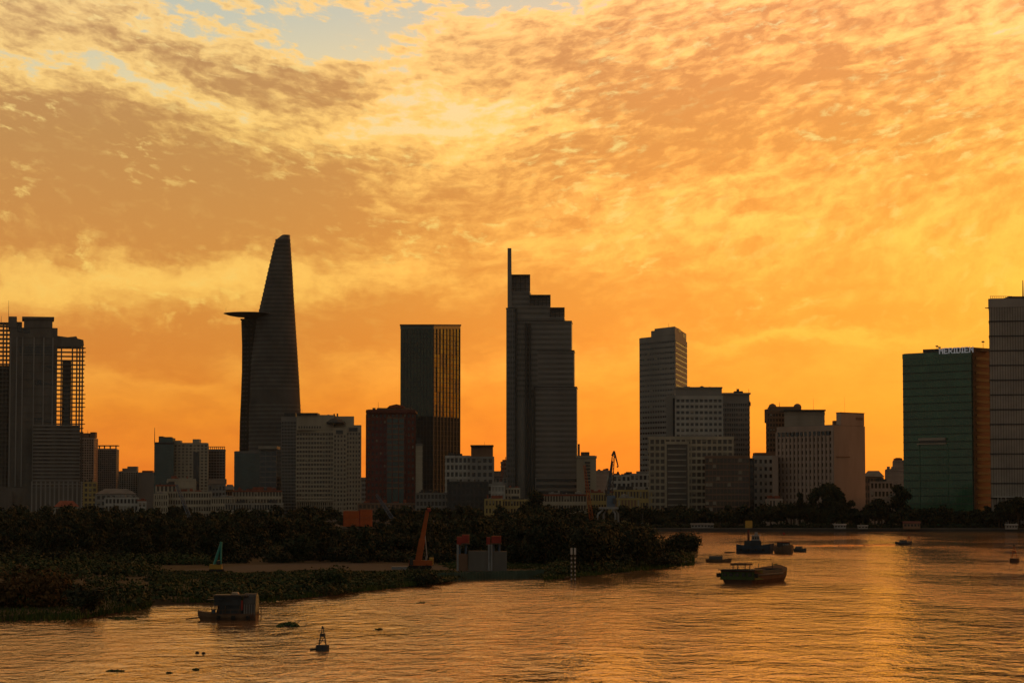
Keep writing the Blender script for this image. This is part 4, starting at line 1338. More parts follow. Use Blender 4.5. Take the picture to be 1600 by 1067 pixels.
for i, (nm, lb, x0, x1, Y, tp, fl, nb, wl, gl, dp, rk) in enumerate(LOW):
    r_, p_, z_ = tower(nm, lb, (x0, Y), (x1, Y), tp, fl, nb, wl, gl, depth=dp, sp=0.4, pw=0.4 if nm not in ('fluted_yellow_house', 'pillared_house') else 0.5, proud=0.4,
                       parapet=1.2, pier_out=0.7 if nm in ('fluted_yellow_house', 'pillared_house') else None, cap={'flat_red': 'roof_tile'}.get(rk))
    if rk in ('hip', 'hip_red', 'gable'):
        q = offset(p_, 1.0)
        m_ = {'hip': 'roof_grey', 'hip_red': 'roof_tile', 'gable': 'corrugated'}[rk]
        c0 = [(q[0][k] + q[3][k]) / 2 for k in (0, 1)]
        c1 = [(q[1][k] + q[2][k]) / 2 for k in (0, 1)]
        t0, t1 = (0.0, 1.0) if rk == 'gable' else (0.25, 0.75)
        e0 = [c0[k] + (c1[k] - c0[k]) * t0 for k in (0, 1)]
        e1 = [c0[k] + (c1[k] - c0[k]) * t1 for k in (0, 1)]
        MB().add([(*a, z_ + 0.3) for a in q] + [(*e0, z_ + 4.6), (*e1, z_ + 4.6)], [(0, 1, 5, 4), (1, 2, 5), (2, 3, 4, 5), (3, 0, 4), (3, 2, 1, 0)]).build('pitched_roof', m_, r_)
    else:
        clutter(r_, p_, z_, 2 + int((x1 - x0) / 12), i + 40, m=('dark_metal', 'grey_wall', 'roof_tile')[i % 3], h=(0.8, 2.6))

# a few lit openings in the arcade and one bluish lamp sign
lamp = thing('lit_lamp_sign', 'small bluish white lit sign low at the foot of the helipad tower', 'sign', (W(369, 800, 1850).x, 1850, LAND))
a = W(369, 799, 1850)
MB().box(a.x - 0.8, a.x + 0.8, 1849, 1850, zpx(369, 803, 1850), zpx(369, 797, 1850)).build('lit_panel', 'lit_blue', lamp)
MB().box(a.x - 0.2, a.x + 0.2, 1849.3, 1849.7, LAND, zpx(369, 803, 1850)).build('sign_post', 'steel', lamp)
for k, px in enumerate((349, 354, 358, 362, 377, 381)):
    a = W(px, 802, 1858)
    o = MB().lathe((a.x, 1857.2, a.z), [(0.05, -0.6), (0.5, -0.4), (0.55, 0.3), (0.1, 0.5)], 8).build('globe_lamp', 'lit_warm')
    tag(o, 'tiny warm globe lamp in the row before the long low arcade', 'lamp', 'globe lamps before the arcade')

# ================================================================ vegetation
import numpy as np
NR = np.random.RandomState(4)


def leaf_cloud(centres, radii, count, size, up=0.3):
    """leaf-sized quads spread through ellipsoids (denser towards the skin)"""
    centres, radii = np.array(centres, float), np.array(radii, float)
    idx = NR.randint(0, len(centres), count)
    d = NR.normal(size=(count, 3))
    d /= np.linalg.norm(d, axis=1)[:, None]
    rad = NR.uniform(0.35, 1.0, count) ** 0.6
    rad *= 1 + 0.22 * NR.normal(size=count)
    p = centres[idx] + d * rad[:, None] * radii[idx]
    nrm = d + NR.normal(size=(count, 3)) * 0.7 + np.array([0, 0, up])
    nrm /= np.linalg.norm(nrm, axis=1)[:, None]
    t = np.cross(nrm, NR.normal(size=(count, 3)))
    t /= np.linalg.norm(t, axis=1)[:, None] + 1e-9
    b = np.cross(nrm, t)
    s = size * NR.uniform(0.55, 1.35, count)[:, None]
    a = t * s
    c = b * s * 0.6
    q = np.stack([p - a, p - c * 0.9, p + a, p + c * 1.1], axis=1)
    return q.reshape(-1, 3)


def quads_object(name, q, m, parent=None, kind=None):
    off = O(parent) if parent is not None else Vector((0, 0, 0))
    me = bpy.data.meshes.new(name)
    nq = len(q) // 4
    q = q - np.array(off)
    me.vertices.add(len(q))
    me.vertices.foreach_set('co', q.astype(np.float32).ravel())
    me.loops.add(len(q))
    me.loops.foreach_set('vertex_index', np.arange(len(q), dtype=np.int32))
    me.polygons.add(nq)
    me.polygons.foreach_set('loop_start', np.arange(0, len(q), 4, dtype=np.int32))
    me.materials.append(MATS[m])
    me.update(calc_edges=True)
    o = bpy.data.objects.new(name, me)
    COL.objects.link(o)
    ORG[o.name] = off
    if parent is not None:
        o.parent = parent
    if kind:
        o['kind'] = kind
    return o


def crown_shape(base, height, spread, r, flat=1.0, low=0.42):
    """clump centres and radii of one crown over the point base"""
    cs, rs = [], []
    n = r.randint(6, 9)
    for k in range(n):
        a = r.uniform(0, 6.283)
        f = math.sqrt(r.random()) * spread * 0.62
        hh = height * r.uniform(low, 0.80)
        s = spread * r.uniform(0.32, 0.52)
        cs.append((base[0] + f * math.cos(a), base[1] + f * math.sin(a), base[2] + hh * flat))
        rs.append((s, s, s * r.uniform(0.6, 0.95)))
    cs.append((base[0], base[1], base[2] + height - spread * 0.32))
    rs.append((spread * 0.42, spread * 0.42, spread * 0.32))
    return cs, rs


def tree_thing(name, label, base, height, spread, leaves, size, m='leaf_dark', group=None, seed=0, cat='tree', dome=False):
    r = random.Random(seed)
    root = thing(name, label, cat, base, group)
    tr = MB()
    top = Vector((base[0], base[1], base[2] + height * 0.6))
    tr.bar(base, top, height * 0.03 + 0.12, 0.10, 7)
    for k in range(4):
        a = r.uniform(0, 6.28)
        s = Vector(base).lerp(top, r.uniform(0.45, 0.9))
        tr.bar(s, s + Vector((math.cos(a) * spread * 0.5, math.sin(a) * spread * 0.5, height * 0.2)), 0.12, 0.04, 5)
    tr.build('trunk', 'bark', root)
    if dome:
        cs, rs = [], []
        for k in range(90):
            a, e = r.uniform(0, 6.283), math.asin(r.uniform(-0.45, 1.0))
            rad = spread * 0.80
            cs.append((base[0] + rad * math.cos(a) * math.cos(e), base[1] + rad * math.sin(a) * math.cos(e), base[2] + height * 0.42 + height * 0.46 * math.sin(e)))
            rs.append((spread * 0.20,) * 3)
    else:
        cs, rs = crown_shape(base, height, spread, r)
    quads_object('crown', leaf_cloud(cs, rs, leaves, size), m, root)
    return root


TOPS = [(-80, 806), (0, 806), (60, 801), (110, 797), (150, 793), (190, 799), (250, 803), (330, 806), (420, 806), (500, 803), (530, 822), (585, 822), (610, 806), (660, 808), (700, 811), (760, 814), (800, 806), (835, 799), (880, 806), (930, 813), (960, 816), (1000, 823), (1040, 832), (1075, 845), (1090, 855)]


def top_at(px):
    for (a, b), (c, d) in zip(TOPS, TOPS[1:]):
        if a <= px <= c:
            return b + (d - b) * (px - a) / (c - a)
    return 806


# the thicket on the peninsula: a wood that reads as one mass
quads, trunks = [], MB()
r = random.Random(12)
for k in range(360):
    px = r.uniform(-70, 1020)
    Y = r.uniform(725, 1120) if px < 700 else r.uniform(700, 1000)
    if px > 850:
        Y = r.uniform(690, 860)
    ty = top_at(px) + r.gauss(3.5, 5.5)
    p = W(px, ty, Y)
    h = p.z - PEN_Z
    if h < 3:
        continue
    base = (p.x, Y, PEN_Z)
    spread = min(7.0, max(2.6, h * r.uniform(0.30, 0.48)))
    cs, rs = crown_shape(base, h, spread, r, low=0.12)
    cs += crown_shape(base, h * 0.6, spread, r, low=0.05)[0]
    rs += [(spread * 0.5, spread * 0.5, h * 0.16)] * (len(cs) - len(rs))
    n_ = int(1150 * (spread / 5) ** 2) + 200
    quads.append(leaf_cloud(cs, rs, n_, 0.5))
    trunks.bar(base, (p.x, Y, PEN_Z + h * 0.6), 0.28, 0.1, 5)
for k in range(260):       # scrub between the trees
    px = r.uniform(-70, 1040)
    Y = r.uniform(712, 900) if px < 850 else r.uniform(690, 800)
    g = W(px, 800, Y)
    h, s = r.uniform(2.0, 5.0), r.uniform(2.2, 4.0)
    quads.append(leaf_cloud([(g.x, Y, PEN_Z + h * 0.45), (g.x + s, Y + 1, PEN_Z + h * 0.3)], [(s, s, h * 0.55)] * 2, 420, 0.46, 0.5))
o = quads_object('thicket', np.concatenate(quads), 'leaf_dark', kind='stuff')
o['label'] = 'dark tangled thicket of trees covering the peninsula'
trunks.build('thicket_trunk', 'bark', o, kind='stuff')

# undergrowth on the near side of the peninsula
quads = []
for k in range(420):
    px = r.uniform(-70, 700)
    py = r.uniform(902, 936 - max(0, px - 430) * 0.115)
    if px < 240:
        py = r.uniform(860, 950)
    g = G(px, py, PEN_Z)
    h = r.uniform(0.5, 1.5) if px > 240 else r.uniform(0.8, 3.2)
    if py < 915 and px > 240:
        h = r.uniform(0.3, 0.7)
    s = r.uniform(1.2, 3.0)
    quads.append(leaf_cloud([(g.x, g.y, PEN_Z + h * 0.45)], [(s, s, h * 0.6)], 70, 0.42, 0.8))
for k in range(240):     # low weeds at the edge of the road
    px = r.uniform(235, 705)
    py = r.uniform(893, 907)
    g = G(px, py, PEN_Z)
    h, s_ = r.uniform(0.3, 0.8), r.uniform(1.5, 3.5)
    quads.append(leaf_cloud([(g.x, g.y, PEN_Z + h * 0.4)], [(s_, s_ * 1.5, h * 0.6)], 80, 0.35, 0.8))
for k in range(260):     # scrub at the left, up to the trees
    px = r.uniform(-70, 330)
    py = r.uniform(842, 900) if px < 250 else r.uniform(868, 884)
    g = G(px, py, PEN_Z)
    h, s_ = r.uniform(1.2, 3.4), r.uniform(2.0, 4.5)
    quads.append(leaf_cloud([(g.x, g.y, PEN_Z + h * 0.45)], [(s_, s_, h * 0.6)], 110, 0.5, 0.8))
for k in range(300):     # behind the sand road and towards the tip
    px = r.uniform(690, 1075)
    lo = {0: 905}.get(0)
    py0 = 903 - max(0, (px - 850)) * 0.10
    py = py0 - r.uniform(0, 16) - (6 if px > 1000 else 0) - (14 if px < 845 else 0)
    g = G(px, py, 0.6)
    h = r.uniform(0.8, 2.6) if px > 860 else r.uniform(0.4, 1.0)
    s = r.uniform(1.2, 3.0)
    quads.append(leaf_cloud([(g.x, g.y, 0.6 + h * 0.45)], [(s, s, h * 0.6)], 70, 0.42, 0.8))
o = quads_object('undergrowth', np.concatenate(quads), 'leaf', kind='stuff')
o['label'] = 'low green undergrowth along the peninsula shore'

# reeds and grass blades on the shore
q = []
cnt = 30000
pxs = NR.uniform(-80, 1085, cnt)
for px in pxs:
    if px < 235:
        py = NR.uniform(925, 968 - max(0, px - 105) * 0.16 + NR.normal() * 1.5)
    elif px < 700:
        py = NR.uniform(899, 938 - (px - 430) * 0.11 if px > 430 else 940)
    else:
        py = NR.uniform(884, 892 if px < 850 else 906) - max(0, px - 850) * 0.10
    g = G(px, py, 0.45)
    h, w = NR.uniform(0.35, 1.0), NR.uniform(0.10, 0.22)
    a = NR.uniform(0, 3.14)
    lx, ly = NR.normal(0, 0.25, 2)
    dx, dy = w * math.cos(a), w * math.sin(a)
    q += [(g.x - dx, g.y - dy, 0.3), (g.x + dx, g.y + dy, 0.3), (g.x + lx + dx * .3, g.y + ly + dy * .3, 0.45 + h), (g.x + lx - dx * .3, g.y + ly - dy * .3, 0.45 + h)]
o = quads_object('shore_grass', np.array(q), 'grass', kind='stuff')
o['label'] = 'rough grass on the low river shore'

# single bushes that stand out
def bush(name, label, px, py, wpx, toppx, m, seed, leaves=900, size=0.4):
    g = G(px, py, 0.5)
    k = g.y / FPX
    h = W(px, toppx, g.y).z - 0.5
    return tree_thing(name, label, (g.x, g.y, 0.5), h, wpx * k * 0.62, leaves, size, m, None, seed, 'bush')


bush('dry_bush', 'reddish dry bush on the shore at the far left', 62, 952, 150, 903, 'leaf_dry', 61, 3200, 0.4)
bush('rounded_bush', 'rounded dark bush at the water right of the dry reddish bush', 130, 962, 60, 918, 'leaf_dark', 62, 1500, 0.38)
bush('leafy_bush', 'leafy bush at the very tip of the peninsula', 1062, 872, 52, 831, 'leaf_dark', 63, 2600, 0.5)
bush('spreading_bush', 'broad dark bush standing just behind the striped poles', 925, 894, 110, 822, 'leaf_dark', 64, 4200, 0.5)
bush('waterside_bush', 'tall dark bush between the striped poles and the peninsula tip', 995, 888, 100, 824, 'leaf_dark', 65, 3800, 0.5)
bush('grassy_bush', 'low green bush in front of the sand road', 520, 918, 70, 893, 'leaf', 66, 1500, 0.35)
bush('shore_bush', 'low bush on the shore below the orange crane', 655, 912, 60, 896, 'leaf', 67, 1200, 0.35)
bush('pier_bush', 'dark round bush on the shore left of the sheet-pile wall', 668, 913, 40, 899, 'leaf_dark', 68, 900, 0.32)

# trees along the far bank
r = random.Random(31)
N = 0
for k in range(86):
    px = 1000 + 620 * (k + r.uniform(0.0, 0.9)) / 86
    Y = r.uniform(1432, 1475)
    if 1405 < px < 1555:
        Y = r.uniform(1418, 1436)
    if px > 1550:
        Y = r.uniform(1406, 1416)
    ty = r.uniform(787, 806)
    if 1190 < px < 1260:
        ty = r.uniform(784, 792)
    if 1355 < px < 1395:
        ty = r.uniform(779, 790)
    if px > 1560:
        ty = r.uniform(780, 790)
    p = W(px, ty, Y)
    h = p.z - LAND
    tree_thing('riverside_tree', 'dark leafy tree in the long row along the far river bank', (p.x, Y, LAND), h, r.uniform(4.6, 7.4), 620, 1.0, 'leaf_dark', 'trees along the far bank', 200 + k)
p = W(1293, 753, 1440)
tree_thing('dome_tree', 'large dome-shaped dark tree before the ribbed hotel', (p.x, 1440, LAND), p.z - LAND, 12.6, 9500, 0.85, 'leaf_dark', None, 77, dome=True)
for px, tp, lab, sp_w in ((1250, 770, 'small pointed tree just left of the dome-shaped tree', 3.8), (1372, 779, 'bushy tree at the foot of the blank hotel wall', 7.0),
                          (1403, 757, 'tall dark tree against the left foot of the green hotel', 8.0), (838, 766, 'dark tree in front of the stepped tower podium', 9.0), (1330, 782, 'low round tree right of the dome-shaped tree', 5.0),
                          (1590, 776, 'dark tree at the foot of the mullioned tower', 6.5)):
    Y = 1445 if px != 838 else 1600
    if px > 1410:
        Y = 1430 if px < 1500 else 1404
    p = W(px, tp, Y)
    tree_thing('bank_tree', lab, (p.x, Y, LAND), p.z - LAND, sp_w, 2600, 0.85, 'leaf_dark', None, 300 + px)

# trees of the far bank seen over the peninsula
quads, trunks = [], MB()
for k in range(120):
    px = -60 + 1080 * (k + r.random()) / 120
    Y = r.uniform(1450, 1540)
    ty = r.uniform(787, 808) + (14 if 525 < px < 590 else 0)
    p = W(px, ty, Y)
    cs, rs = crown_shape((p.x, Y, LAND), p.z - LAND, r.uniform(4.5, 7.5), r)
    quads.append(leaf_cloud(cs, rs, 380, 1.0))
    trunks.bar((p.x, Y, LAND), (p.x, Y, LAND + 4), 0.3, 0.15, 5)
o = quads_object('street_foliage', np.concatenate(quads), 'leaf_dark', kind='stuff')
o['label'] = 'dark street trees massed behind the peninsula'
trunks.build('foliage_trunk', 'bark', o, kind='stuff')


quads = []
for k in range(230):
    x_ = -60 + 460 * (k + r.random()) / 230
    yb = 1421 if x_ < 200 else (1414 if x_ < 330 else 1406)
    h = r.uniform(2.0, 4.6)
    quads.append(leaf_cloud([(x_, yb + r.uniform(-4.5, 4), LAND + h * 0.4)], [(2.2, 1.6, h * 0.6)], 90, 0.8, 0.5))
o = quads_object('quay_shrubbery', np.concatenate(quads), 'leaf_dark', kind='stuff')
o['label'] = 'dark hedge planting along the far quay'


# ================================================================ cranes and works machines
def lattice(mb, a, b, w0, w1, n, r=0.12):
    """a square lattice boom from a to b"""
    a, b = Vector(a), Vector(b)
    d = (b - a).normalized()
    s = d.cross(Vector((0, 1, 0)))
    if s.length < 0.1:
        s = Vector((1, 0, 0))
    s.normalize()
    t = s.cross(d)
    prev = None
    for k in range(n + 1):
        f = k / n
        c, w = a.lerp(b, f), (w0 + (w1 - w0) * f) / 2
        ring = [c + s * w + t * w, c - s * w + t * w, c - s * w - t * w, c + s * w - t * w]
        if prev:
            for i in range(4):
                mb.bar(prev[i], ring[i], r)
                mb.bar(prev[i], ring[(i + 1) % 4], r * 0.65)
        for i in range(4):
            mb.bar(ring[i], ring[(i + 1) % 4], r * 0.6)
        prev = ring
    return mb


def harbour_crane():
    Y = 1440
    P = lambda x, y, dy=0.0: Vector((W(x, y, Y).x, Y + dy, W(x, y, Y).z))
    root = thing('harbour_crane', 'grey portal harbour crane with its bent jib against the orange sky', 'crane', (P(950, 815).x, Y, LAND))
    for x0, x1, dy in ((942, 931, -3.5), (948, 944, 3.5), (957, 961, -3.5), (961, 967, 3.5)):
        a, b, c = P(x0, 796, dy * 0.6), P((x0 * 0.45 + x1 * 0.55) + (-2 if x1 < 950 else 2), 803, dy), P(x1, 815, dy)
        c.z = LAND
        MB().bar(c, b, 0.55, 0.6, 6).bar(b, a, 0.6, 0.55, 6).build('portal_leg', 'steel', root)
    a, b = P(936, 795, -4), P(966, 795, 4)
    MB().box(a.x, b.x, Y - 4, Y + 4, a.z, a.z + 1.2).build('portal_deck', 'steel', root)
    cab = MB().box(P(948, 790).x, P(961, 790).x, Y - 3, Y + 3, a.z + 1.25, P(950, 774).z).build('machine_house', 'blue_steel', root)
    MB().box(P(957, 790).x, P(962.5, 790).x, Y - 4.2, Y - 3.05, P(950, 786).z, P(950, 778).z).build('driver_cab', 'dark_glass', cab)
    lattice(MB(), P(952, 776), P(958.5, 710), 3.6, 1.2, 12, 0.22).build('jib', 'dark_metal', root)
    MB().bar(P(950, 772, 0.5), P(957, 720, 0.5), 0.9, 0.5, 6).build('jib_brace', 'blue_steel', root)
    MB().bar(P(956.5, 712), P(959.5, 704.5), 0.7, 0.5, 5).bar(P(959.5, 704.5), P(966, 729), 0.6, 0.35, 5).bar(P(966, 729), P(963.5, 729), 0.45, 0.45, 5).build('jib_head', 'dark_metal', root)
    MB().bar(P(965.5, 729), P(965.5, 737), 0.07).build('hoist_rope', 'dark_metal', root)
    MB().lathe(P(965.5, 738.5), [(0.1, -0.9), (0.7, -0.5), (0.7, 0.4), (0.15, 0.8)], 8).build('hook_block', 'dark_metal', root)
    MB().bar(P(948, 776), P(946, 765), 0.6, 0.5, 5).bar(P(946, 765), P(956, 730), 0.18, 0.18).build('counterweight_arm', 'dark_metal', root)


harbour_crane()


def lattice_crane(name, label, pts, m, Y, w=1.6, mast_px=None):
    P = lambda x, y: Vector((W(x, y, Y).x, Y, W(x, y, Y).z))
    (x0, y0), (x1, y1) = pts
    a, b = P(x0, y0), P(x1, y1)
    root = thing(name, label, 'crane', (a.x, Y, LAND))
    MB().box(a.x - 2.6, a.x + 2.6, Y - 2.2, Y - 1.2, LAND, LAND + 1.1).build('track', 'black_rubber', root)
    MB().box(a.x - 2.6, a.x + 2.6, Y + 1.2, Y + 2.2, LAND, LAND + 1.1).build('track', 'black_rubber', root)
    MB().box(a.x - 2.4, a.x + 2.2, Y - 1.7, Y + 1.7, LAND + 1.15, LAND + 3.6).build('engine_house', m, root)
    MB().box(a.x + 1.0, a.x + 2.4, Y - 2.0, Y - 1.72, LAND + 1.6, LAND + 3.4).build('cab', 'dark_glass', root)
    lattice(MB(), (a.x, Y, LAND + 3.0), b, w, w * 0.5, 14, 0.17).build('boom', m, root)
    MB().bar((a.x - 2, Y, LAND + 3.6), (a.x - 3.0, Y, LAND + 9), 0.2, 0.15).bar((a.x - 3.0, Y, LAND + 9), b, 0.07).build('stay', 'dark_metal', root)
    MB().bar(b, (b.x, Y, b.z - 8), 0.06).build('hoist_rope', 'dark_metal', root)


lattice_crane('orange_lattice_crane', 'orange lattice crane standing left of the harbour crane', [(925, 812), (913, 727)], 'orange_paint', 1436, 2.2)
lattice_crane('blue_boom_crane', 'crane with a slanting blue-grey boom before the red brick tower', [(618, 812), (588, 772)], 'blue_steel', 1436, 2.2)
lattice_crane('slanting_crane', 'crane with a dark slanting boom before the long cream office row', [(300, 808), (276, 757)], 'blue_steel', 1436, 2.2)
lattice_crane('small_orange_crane', 'small orange crane boom leaning right in the gap by the stepped tower', [(768, 760), (791, 714)], 'roof_tile', 1780, 2.0)


def orange_crane():
    g = G(652, 889, PEN_Z)
    Y = g.y
    k = Y / FPX
    P = lambda x, y, dy=0.0: Vector((W(x, y, Y).x, Y + dy, W(x, y, Y).z))
    root = thing('orange_crawler_crane', 'orange crawler crane with a raised box boom on the sand road', 'crane', (g.x, Y, PEN_Z + 0.03))
    z0 = PEN_Z + 0.03
    for dy in (-1.5, 1.5):
        a, b = P(637, 889).x, P(675, 889).x
        t = MB()
        prof = [(a + 0.4, z0), (b - 0.4, z0), (b, z0 + 0.5), (b - 0.4, z0 + 0.95), (a + 0.4, z0 + 0.95), (a, z0 + 0.5)]
        t.add([(x, Y + dy - 0.35, z) for x, z in prof] + [(x, Y + dy + 0.35, z) for x, z in prof], [tuple(range(6)), tuple(range(6, 12))[::-1]] + [(i, 6 + i, 6 + (i + 1) % 6, (i + 1) % 6) for i in range(6)])
        t.build('track', 'black_rubber', root)
    MB().box(P(639, 880).x, P(676, 880).x, Y - 1.4, Y + 1.4, z0 + 1.0, z0 + 2.3).build('engine_house', 'orange_paint', root)
    MB().box(P(671, 880).x, P(677, 880).x, Y - 1.3, Y + 1.3, z0 + 1.2, z0 + 3.0).build('counterweight', 'yellow_paint', root)
    MB().box(P(640, 880).x, P(646, 880).x, Y - 1.75, Y - 1.42, z0 + 1.1, z0 + 2.9).build('cab', 'dark_glass', root)
    a, b = P(653, 879), P(668, 797)
    d = (b - a).normalized()
    n = Vector((-d.z, 0, d.x))
    ring = lambda c, w, t: [c + n * w + Vector((0, t, 0)), c - n * w + Vector((0, t, 0)), c - n * w - Vector((0, t, 0)), c + n * w - Vector((0, t, 0))]
    bm_ = MB().loft([ring(a, 0.82, 0.7), ring(a.lerp(b, 0.45), 0.78, 0.6), ring(a.lerp(b, 0.46), 0.6, 0.5), ring(b, 0.45, 0.35)]).build('boom', 'orange_paint', root)
    c = P(673, 796)
    MB().bar(b, c, 0.75, 0.45, 5).build('boom_head', 'red_paint', bm_)
    MB().bar(P(665, 880), P(667, 868), 0.28, 0.24, 6).bar(P(667, 868), P(664, 836), 0.16, 0.16, 6).build('lift_cylinder', 'steel', root)
    MB().bar(c, P(673, 850), 0.05).build('hoist_rope', 'dark_metal', root)
    MB().box(P(612, 889).x, P(637, 889).x, Y - 0.8, Y + 0.8, z0, z0 + 0.7).build('outrigger', 'steel', root)


orange_crane()


def excavator():
    g = G(338, 894, PEN_Z)
    Y = g.y
    P = lambda x, y, dy=0.0: Vector((W(x, y, Y).x, Y + dy, W(x, y, Y).z))
    root = thing('green_armed_excavator', 'excavator with a folded green arm at the end of the sand road', 'excavator', (g.x, Y, PEN_Z))
    z0 = PEN_Z + 0.03
    for dy in (-1.0, 1.0):
        MB().bar((P(327, 890).x, Y + dy, z0 + 0.4), (P(349, 890).x, Y + dy, z0 + 0.4), 0.42, 0.42, 8).build('track', 'black_rubber', root)
    MB().box(P(328, 885).x, P(347, 885).x, Y - 1.1, Y + 1.1, z0 + 0.85, z0 + 2.0).build('engine_house', 'yellow_paint', root)
    MB().box(P(339, 885).x, P(345, 885).x, Y - 1.3, Y - 0.2, z0 + 2.0, z0 + 3.0).build('cab', 'dark_glass', root)
    MB().bar(P(334, 886), P(339, 868), 0.42, 0.36, 6).bar(P(339, 868), P(345.5, 848), 0.36, 0.28, 6).build('boom', 'teal_paint', root)
    MB().bar(P(345.5, 846), P(345, 882), 0.34, 0.22, 6).build('dipper_arm', 'teal_paint', root)
    MB().bar(P(337, 872), P(344, 856), 0.12, 0.12, 6).build('arm_cylinder', 'steel', root)
    a = P(345, 884)
    MB().add([(a.x - 0.5, Y - 0.5, a.z + 0.5), (a.x + 0.4, Y - 0.5, a.z + 0.5), (a.x + 0.3, Y - 0.5, a.z - 0.5), (a.x - 0.3, Y - 0.5, a.z - 0.7),
              (a.x - 0.5, Y + 0.5, a.z + 0.5), (a.x + 0.4, Y + 0.5, a.z + 0.5), (a.x + 0.3, Y + 0.5, a.z - 0.5), (a.x - 0.3, Y + 0.5, a.z - 0.7)],
             [(0, 1, 2, 3), (7, 6, 5, 4), (0, 4, 5, 1), (1, 5, 6, 2), (2, 6, 7, 3), (3, 7, 4, 0)]).build('bucket', 'dark_metal', root)


excavator()


def bridge_pier():
    g = G(752, 891, PEN_Z)
    Y = g.y
    k = Y / FPX
    P = lambda x, y: Vector((W(x, y, Y).x, Y, W(x, y, Y).z))
    root = thing('bridge_pier', 'unfinished concrete bridge pier with red formwork on its columns', 'bridge pier', (g.x, Y, PEN_Z))
    for a, b, t, m in ((732, 762, 860, 'raw_concrete'), (769, 792, 861, 'raw_concrete')):
        x0, x1 = P(a, 880).x, P(b, 880).x
        MB().box(x0, x1, Y - 2, Y + 2, PEN_Z, P(760, t).z).build('column', m, root)
        for q in range(1, 4):
            MB().box(x0 + (x1 - x0) * q / 4 - 0.04, x0 + (x1 - x0) * q / 4 + 0.04, Y - 2.05, Y - 1.9, PEN_Z, P(760, t).z).build('form_joint', 'raw_concrete', root)
    for a in (715.5, 764, 768):
        x0 = P(a, 880).x
        MB().bar((x0, Y - 2.4, PEN_Z), (x0, Y - 2.4, P(760, 850).z), 0.28, 0.28, 8).build('scaffold_tube', 'steel', root)
    for a, b, t, bt in ((714, 722, 838, 850), (722, 733, 835, 848), (760, 766, 839, 850), (768, 783, 837, 848)):
        x0, x1 = P(a, 840).x, P(b, 840).x
        MB().box(x0, x1, Y - 1.6, Y + 1.6, P(760, bt).z, P(760, t).z).build('formwork', 'red_paint', root)
        MB().box(x0 - 0.15, x1 + 0.15, Y - 1.9, Y + 1.9, P(760, bt).z - 0.3, P(760, bt).z - 0.02).build('work_platform', 'old_wood', root)
        for q in range(3):
            xx = x0 + (x1 - x0) * (q + 0.5) / 3
            MB().bar((xx, Y, P(760, t).z), (xx, Y, P(760, t - 4).z), 0.05).build('starter_bar', 'dark_metal', root)
    for a in (718, 728, 771, 780):
        x0 = P(a, 850).x
        MB().bar((x0, Y, P(760, 862).z - 1.0), (x0, Y, P(760, 850).z), 0.35, 0.35, 8).build('jack_post', 'blue_steel', root)
    MB().box(P(713, 880).x, P(731, 880).x, Y - 1.4, Y + 1.4, PEN_Z, P(760, 862).z - 0.5).build('cap_beam', 'brown_wall', root)
    # sheet-pile skirt in front
    sk = thing('sheet_pile_wall', 'greenish sheet-pile wall at the waterline below the bridge pier', 'wall', (G(770, 905).x, G(770, 905).y, 0))
    a, b = G(684, 909), G(850, 903)
    nn = 34
    for q in range(nn):
        p0, p1 = a.lerp(b, q / nn), a.lerp(b, (q + 1) / nn)
        dy = 0.18 * (q % 2)
        MB().box(p0.x, p1.x - 0.02, p0.y + dy, p0.y + dy + 0.25, -0.6, 2.1 + 0.05 * (q % 3)).build('sheet_pile', 'pile_green', sk)


bridge_pier()

# striped mooring poles
for i, (px, lab) in enumerate(((893, 'black and white banded pole in the water, nearer the bridge pier'), (898.5, 'black and white banded pole in the water, nearer the peninsula tip'))):
    g = G(px, 908)
    root = thing('striped_pole', lab, 'pole', (g.x, g.y, 0), 'banded poles by the shore')
    top_z = W(px, 866, g.y).z
    MB().bar((g.x, g.y, -1), (g.x, g.y, top_z), 0.17, 0.17, 10).build('shaft', 'dark_metal', root)
    n_ = 6
    for k in range(n_):
        z0 = 0.4 + (top_z - 0.5) * k / n_
        MB().bar((g.x, g.y, z0), (g.x, g.y, z0 + (top_z - 0.5) / n_ * 0.4), 0.19, 0.19, 10).build('white_band', 'white_paint', root)
    MB().box(g.x - 0.24, g.x + 0.24, g.y - 0.42, g.y - 0.3, top_z + 0.02, W(px, 855.5, g.y).z).build('top_board', 'white_paint', root)
    MB().bar((g.x, g.y, top_z), (g.x, g.y, W(px, 856, g.y).z), 0.1, 0.1, 6).build('board_post', 'dark_metal', root)
g0, g1 = G(880, 905), G(906, 902)
o = MB().bar((g0.x, g0.y, 0.35), (g1.x, g1.y, 0.35), 0.35, 0.35, 8).build('floating_boom', 'black_rubber')
tag(o, 'dark floating boom lying on the water behind the banded poles', 'boom')


